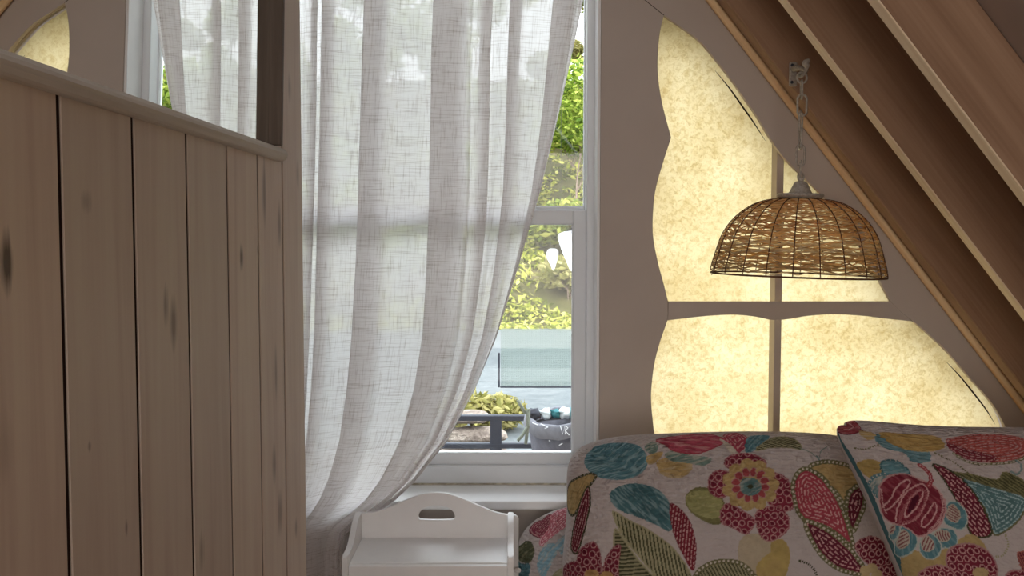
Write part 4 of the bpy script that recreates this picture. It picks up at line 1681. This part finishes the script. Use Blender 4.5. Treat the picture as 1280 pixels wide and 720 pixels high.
kind_words = ['yellow-green bush growing on the bank across the road', 'taller fresh green bush growing on the bank across the road',
              'low pale bush growing on the bank across the road']
tree_spots = [(-10.6, 33.2, .86), (-5.9, 34.6, .9), (-1.3, 33.0, .74), (3.5, 34.6, .78), (7.9, 33.2, .88), (13.4, 34.6, .9), (1.75, 25.0, .7), (-8.3, 29.2, .8), (-3.4, 28.6, .75), (6.0, 28.8, .8)]
placed = [(x, y, .95) for x, y, _ in tree_spots]
for k in range(5200):
    yv = 20.7 + 12.6 * rng.random() ** 1.15
    xv = -8.8 - (yv - 20) * .2 + (18.5 + (yv - 20) * .5) * rng.random()
    scl = (.75 + .5 * rng.random()) * (1 + (yv - 20.7) * .03)
    if len(placed) > 150 or any((xv - a) ** 2 + (yv - b) ** 2 < (.80 * (scl + c)) ** 2 for a, b, c in placed):
        continue
    placed.append((xv, yv, scl))
    q_ = rng.random()
    k = (2 if q_ < .45 else 0) if yv < 21.6 else (0 if q_ < .4 else (1 if q_ < .75 else 2))
    plant('bush', protos[k], (xv, yv, bank_z(xv, yv) - .06), rng.random() * 6.28, scl,
          label=kind_words[k], cat='bush', group=['yellow-green bushes on the bank', 'tall green bushes on the bank', 'low pale bushes on the bank'][k])
# trees along the top of the bank
tp = []
for mat in ('leaf_b', 'leaf_a'):
    bm = BM()
    branch_set(bm, Vector((0, 0, -.3)), Vector((.05, 0, 1)).normalized(), 1.5, .05, 4)
    ms = bpy.data.meshes.new('trunk')
    bm.to_mesh(ms)
    bm.free()
    ms.materials.append(M['bark'])
    blobs = [((rng.normal(0, .9), rng.normal(0, .9), 2.3 + 3.0 * rng.random()), (.85, .85, .6)) for _ in range(20)]
    vs, fs = leaf_cloud(blobs, 3400, .14)
    tp.append((raw('crown', vs, fs, M[mat]), ms))
for k, (x, yv, sc) in enumerate(tree_spots):
    m_ = k % 2
    r = empty('tree', (x, yv, bank_z(x, yv) - .1), label=['slender fresh green tree standing on top of the bank', 'slender yellow-green tree standing on top of the bank'][m_],
              cat='tree', group=['fresh green trees on the bank', 'yellow-green trees on the bank'][m_])
    r.rotation_euler = (0, 0, rng.random() * 6.28)
    r.scale = (sc, sc, sc)
    for nm_, me in (('crown', tp[m_][0]), ('trunk', tp[m_][1])):
        o = bpy.data.objects.new(nm_, me)
        COL.objects.link(o)
        o.parent = r
bl = []
for k in range(4200):
    yv = 20.0 + 14 * rng.random() ** 1.3
    xv = -8.5 - (yv - 20) * .2 + (17.5 + (yv - 20) * .5) * rng.random()
    if any((xv - a) ** 2 + (yv - b) ** 2 < (.70 * c) ** 2 for a, b, c in placed):
        continue
    bl.append(((xv, yv, 0), (.34, .3, .16)))
vs, fs = leaf_cloud(bl, 30000, .10)
vs = np.array(vs)
gx_, gy_ = vs[0::4, 0], vs[0::4, 1]
hz = GZ - .15 + np.clip((gy_ - 19.9) * .50, 0, 7.0) + 1.6 * np.clip((gy_ - 31) / 9, 0, 1) + (fbm(gx_ / 2.2 + 40, gy_ / 2.2 + 9) - .5) * 1.3 * np.clip((gy_ - 20) / 2, 0, 1)
vs[:, 2] += np.repeat(np.maximum(hz, GZ), 4)
ug = bpy.data.objects.new('undergrowth', raw('undergrowth', vs, fs, leaf_mat('undergrowth leaves', rgb(92, 104, 30, .8), rgb(176, 182, 66, .95), rgb(232, 224, 132, 1))))
COL.objects.link(ug)
tag(ug, 'tangled yellow-green undergrowth covering the bank across the road', 'undergrowth', kind='stuff')
# low grass beyond the railing
plant('bush', protos[2], (P(597, 500, 9.2).x, 9.2, GZ), .4, .62, label='small pale grassy clump at the near edge of the road', cat='bush')

# rocks by the railing
M['rock'] = ground_mat('rough stone', rgb(92, 82, 76), rgb(140, 128, 118), rgb(190, 180, 168), 5, .8)
rock_words = ['flat brown stone lying lowest behind the railing, under the other stones', 'long grey brown stone seen between the railing bars', 'rounded stone on top of the pile behind the railing', 'small pale stone at the left end of the pile behind the railing']
for (px_, py_, sx_, sy_, sz_), lb in zip(((590, 566, .26, .14, .050), (592, 543, .25, .13, .058), (586, 521, .16, .12, .046), (530, 566, .08, .10, .05)), rock_words):
    c = P(px_, py_, 6.2)
    bm = BM()
    bmesh.ops.create_icosphere(bm, subdivisions=3, radius=1)
    for v in bm.verts:
        k = 1 + .28 * (float(fbm(np.array([v.co.x * 1.3 + px_]), np.array([v.co.y * 1.3 + v.co.z * 1.7 + py_]))[0]) - .5) * 1.2
        v.co = Vector((c.x + v.co.x * k * sx_, c.y + v.co.y * k * sy_, c.z + max(-.9, min(.9, v.co.z * k)) * sz_))
    obj('stone', bm, M['rock'], label=lb, cat='stone', group='stones behind the railing')
c = P(588, 580, 6.2)
bm = BM()
box(bm, (c.x - .55, 6.0, GZ), (c.x + .35, 6.5, P(588, 578, 6.2).z), .02, 2)
obj('stone_plinth', bm, M['rock'], label='rough stone base carrying the pile of stones outside', cat='wall')

# dark metal railing
RYY = 3.62
rail = empty('railing', (P(640, 540, RYY).x, RYY, -.06), label='dark metal railing outside below the lower window pane', cat='railing')
for nm_, a_, b_ in (('top_rail', 519.5, 526.5), ('lower_rail', 554.5, 561), ('lower_rail', 640, 647)):
    bm = BM()
    box(bm, (-3.2, RYY, P(640, b_, RYY).z), (2.6, RYY + .03, P(640, a_, RYY).z), .003, 1)
    obj(nm_, bm, M['dark_metal'], rail)
pxw = P(627, 540, RYY).x - P(612.5, 540, RYY).x
for k in (-2, -1, 0, 1):
    x = P(612.5, 540, RYY).x + k * 1.2
    bm = BM()
    box(bm, (x, RYY + .0005, -.06), (x + pxw, RYY + .0295, P(640, 520, RYY).z), .003, 1)
    obj('post', bm, M['dark_metal'], rail)
# pale mesh wind screen beyond it
t = NT('wind screen mesh')
wv1 = t.n('ShaderNodeTexWave', {'Vector': t.coords('Object', (1, 1, 1)), 'Scale': 60.0, 'Distortion': 2.0, 'Detail': 2.0}, bands_direction='X')
wv2 = t.n('ShaderNodeTexWave', {'Vector': t.coords('Object', (1, 1, 1)), 'Scale': 60.0, 'Distortion': 2.0, 'Detail': 2.0}, bands_direction='Z')
sm = t.math('ADD', t.math('MULTIPLY', (wv1, 1), .5), t.math('MULTIPLY', (wv2, 1), .5))
fac = t.math('ADD', t.math('MULTIPLY', sm, .14), .40)
df = t.n('ShaderNodeBsdfDiffuse', {'Color': rgb(140, 154, 150)})
tl = t.n('ShaderNodeBsdfTranslucent', {'Color': rgb(150, 164, 158)})
m1 = t.n('ShaderNodeMixShader', {0: .6})
t.t.links.new(df.outputs[0], m1.inputs[1])
t.t.links.new(tl.outputs[0], m1.inputs[2])
tp_ = t.n('ShaderNodeBsdfTransparent')
m2 = t.n('ShaderNodeMixShader')
t.set(m2, 0, fac)
t.t.links.new(tp_.outputs[0], m2.inputs[1])
t.t.links.new(m1.outputs[0], m2.inputs[2])
M['mesh'] = t.end(m2)
SY_ = 3.80
xa, xb = P(622.5, 440, SY_).x, 1.5
za, zb_ = P(640, 484, SY_).z, P(640, 411, SY_).z
scr = empty('wind_screen', ((xa + xb) / 2, SY_, -.06), label='pale mesh wind screen in a thin dark frame beyond the railing', cat='screen')
bm = BM()
box(bm, (xa + .012, SY_ + .004, za + .004), (xb - .01, SY_ + .006, zb_))
obj('mesh_panel', bm, M['mesh'], scr)
bm = BM()
box(bm, (xa, SY_, za - .001), (xa + .008, SY_ + .012, P(640, 441, SY_).z), .001, 1)
box(bm, (xa + .009, SY_, za - .003), (xb, SY_ + .012, za + .0035), .001, 1)
for x in (.75, xb - .01):
    box(bm, (x, SY_, -.06), (x + .012, SY_ + .012, zb_), .001, 1)
obj('frame', bm, M['dark_metal'], scr)

# planter bag on a stool outside the glass
BYY = 3.35
bc = P(712, 520, BYY)
bbot = P(712, 583, BYY).z
bag = empty('planter_bag', (bc.x, BYY, bbot), label='dark grey cloth planter bag with white marks outside the window, left of the frame', cat='bag')
t_bag = simple('grey felt', rgb(98, 98, 106), .9, 0, .18, 45)
bm = BM()
H = bc.z - bbot
lathe(bm, [(0, .001), (.122, .001), (.128, .006), (.134, H * .3), (.143, H * .6), (.150, H * .78), (.146, H * .78), (.139, H * .6), (.125, .02), (0, .02)], (bc.x, BYY, bbot), 40)
for v in bm.verts:
    a_ = math.atan2(v.co.y - BYY, v.co.x - bc.x)
    k = 1 + .03 * math.sin(5 * a_ + v.co.z * 30) + .02 * math.sin(9 * a_)
    v.co.x = bc.x + (v.co.x - bc.x) * k
    v.co.y = BYY + (v.co.y - BYY) * k
obj('bag_body', bm, t_bag, bag, smooth=True)
bm = BM()
lathe(bm, [(.148, H * .70), (.162, H * .72), (.170, H * .84), (.166, H * .97), (.158, H), (.148, H * .98), (.145, H * .85)], (bc.x, BYY, bbot), 40)
for v in bm.verts:
    a_ = math.atan2(v.co.y - BYY, v.co.x - bc.x)
    v.co.z += .006 * math.sin(4 * a_ + 1) + .003 * math.sin(11 * a_)
obj('folded_rim', bm, simple('grey felt rim', rgb(120, 120, 126), .9, 0, .15, 45), bag, smooth=True)
white = simple('white ink', rgb(226, 228, 230), .7)
for st in ([(700, 531), (703, 541), (705.5, 531), (706, 541)], [(706, 531), (709.5, 533), (706.5, 537), (711, 542)], [(699, 557), (703, 554)], [(666, 532), (672, 533)], [(676, 531), (685, 534), (681, 536)], [(686, 551), (688, 552)]):
    bm = BM()
    q3 = []
    for x_, y_ in st:
        hgt = (P(x_, y_, BYY - .15).z - bbot)
        rr = np.interp(hgt, [0, H * .3, H * .6, H * .71, H * .84, H], [.132, .139, .149, .166, .175, .168])
        X_ = P(x_, y_, BYY - .15).x
        dx_ = max(-.95, min(.95, (X_ - bc.x) / rr))
        q3.append(Vector((X_, BYY - rr * math.sqrt(1 - dx_ * dx_) - .003, bbot + hgt)))
    tube(bm, q3, .0017, 5)
    obj('white_mark', bm, white, bag)
for (x_, cc, sc_) in ((668, (60, 62, 70), 1.0), (682, (206, 214, 214), .9), (694, (60, 120, 124), .9), (706, (220, 226, 226), 1.0), (718, (70, 128, 130), 1.0)):
    c = P(x_, 517, BYY - .03)
    bm = BM()
    bmesh.ops.create_icosphere(bm, subdivisions=3, radius=1)
    for v in bm.verts:
        k = 1 + .5 * (float(fbm(np.array([v.co.x * 2 + x_]), np.array([v.co.y * 2 + v.co.z * 2.5]))[0]) - .5) * 2
        v.co = Vector((c.x + v.co.x * k * .026 * sc_, c.y + v.co.y * k * .03, c.z + v.co.z * k * .020 * sc_))
    obj('cloth_bundle', bm, simple('bundle cloth', rgb(*cc), .85), bag, smooth=True)
bm = BM()
kn = [((647, 500), (651, 507), (657, 517)), ((661, 511), (660, 530), (657, 555)), ((659, 534), (653, 544), (647, 551)), ((660, 512), (659, 520), (660, 535))]
for k_ in kn:
    tube(bm, [P(a_, b_, BYY - .12) for a_, b_ in k_], .006, 7)
obj('rope_tie', bm, simple('rope', rgb(128, 134, 122), .9, 0, .2, 200), bag, smooth=True)
stool = empty('stool', (bc.x, BYY, -.06), label='plain dark stool under the planter bag outside', cat='stool')
bm = BM()
lathe(bm, [(0, bbot - .025), (.15, bbot - .025), (.155, bbot - .02), (.155, bbot - .004), (.15, bbot - .001), (0, bbot - .001)], (bc.x, BYY, 0), 32)
obj('seat', bm, M['dark_metal'], stool)
for sx_ in (-1, 1):
    for sy_ in (-1, 1):
        bm = BM()
        tube(bm, [Vector((bc.x + sx_ * .08, BYY + sy_ * .08, bbot - .025)), Vector((bc.x + sx_ * .11, BYY + sy_ * .11, -.06))], .012, 8)
        obj('leg', bm, M['dark_metal'], stool)

# two white pointed shapes in front of the shrubs, built as thin hanging sheets
patch_w = simple('plain white', rgb(238, 242, 246), .8)
for q, lb in (([(686, 311), (697, 312), (697, 322), (692, 338), (688, 331), (683, 320)], 'smaller white pointed patch hanging outside the lower pane'),
              ([(699, 292), (722, 289), (728, 305), (724, 330), (715, 340), (707, 324), (700, 306)], 'larger white pointed patch hanging outside, half behind the window frame')):
    bm = sheet([xz([tuple(z) for z in crom(q, 3, True)], 4.3)], 4.30, 4.304)
    for v in bm.verts:
        v.co.y += .012 * math.sin(v.co.x * 60)
    root = empty('patch', P(q[0][0], q[0][1], 4.3), label=lb, cat='patch', group='white patches outside')
    obj('cloth', bm, patch_w, root)
    bm = BM()
    tube(bm, [P(q[0][0] + 2, q[0][1] + 1, 4.302), Vector((P(q[0][0] + 2, q[0][1], 4.302).x, 4.302, 2.614))], .0006, 5)
    obj('string', bm, M['dark_metal'], root)
bm = BM()
tube(bm, [Vector((-2.6, 4.302, 2.62)), Vector((2.6, 4.302, 2.62))], .004, 6)
for x in (-2.6, 2.6):
    tube(bm, [Vector((x, 4.302, -.06)), Vector((x, 4.302, 2.64))], .02, 8)
obj('line_post', bm, M['dark_metal'], label='thin line strung between two posts outside, holding the white patches', cat='line')

# ------------------------------------------------------------------ light
w = bpy.data.worlds.new('sky')
SC.world = w
w.use_nodes = True
nt = w.node_tree
bgn = nt.nodes['Background']
tcn = nt.nodes.new('ShaderNodeTexCoord')
sep = nt.nodes.new('ShaderNodeSeparateXYZ')
rmp = nt.nodes.new('ShaderNodeValToRGB')
nt.links.new(tcn.outputs['Generated'], sep.inputs[0])
nt.links.new(sep.outputs['Z'], rmp.inputs['Fac'])
rmp.color_ramp.elements[0].color = (0.50, 0.50, 0.49, 1)
rmp.color_ramp.elements[1].color = (1.1, 1.17, 1.28, 1)
rmp.color_ramp.elements[1].position = .75
nt.links.new(rmp.outputs[0], bgn.inputs['Color'])
bgn.inputs['Strength'].default_value = 4.9

sd = bpy.data.lights.new('sun', 'SUN')
sd.energy = 2.5
sd.angle = math.radians(3)
sd.color = (1, .95, .86)
so = bpy.data.objects.new('sun', sd)
so.rotation_euler = Vector((-.5, .5, -.72)).to_track_quat('-Z', 'Y').to_euler()
COL.objects.link(so)

# added fill lamp inside the unseen rear gable, brightens the room
ad = bpy.data.lights.new('rear_fill', 'AREA')
ad.shape = 'RECTANGLE'
ad.size, ad.size_y = 2.4, 1.8
ad.energy = 58
ad.color = (1, .93, .86)
ao = bpy.data.objects.new('rear_fill', ad)
ao.location = (-.3, REAR + .2, 1.25)
ao.rotation_euler = (PI / 2, 0, 0)
COL.objects.link(ao)

SC.view_settings.view_transform = 'Standard'
SC.view_settings.look = 'None'
SC.view_settings.gamma = 1
SC.view_settings.exposure = 0.0
SC.view_settings.use_curve_mapping = False
SC.cycles.use_denoising = True
SC.cycles.max_bounces = 12
SC.cycles.diffuse_bounces = 5
SC.cycles.transparent_max_bounces = 24
SC.cycles.sample_clamp_indirect = 8
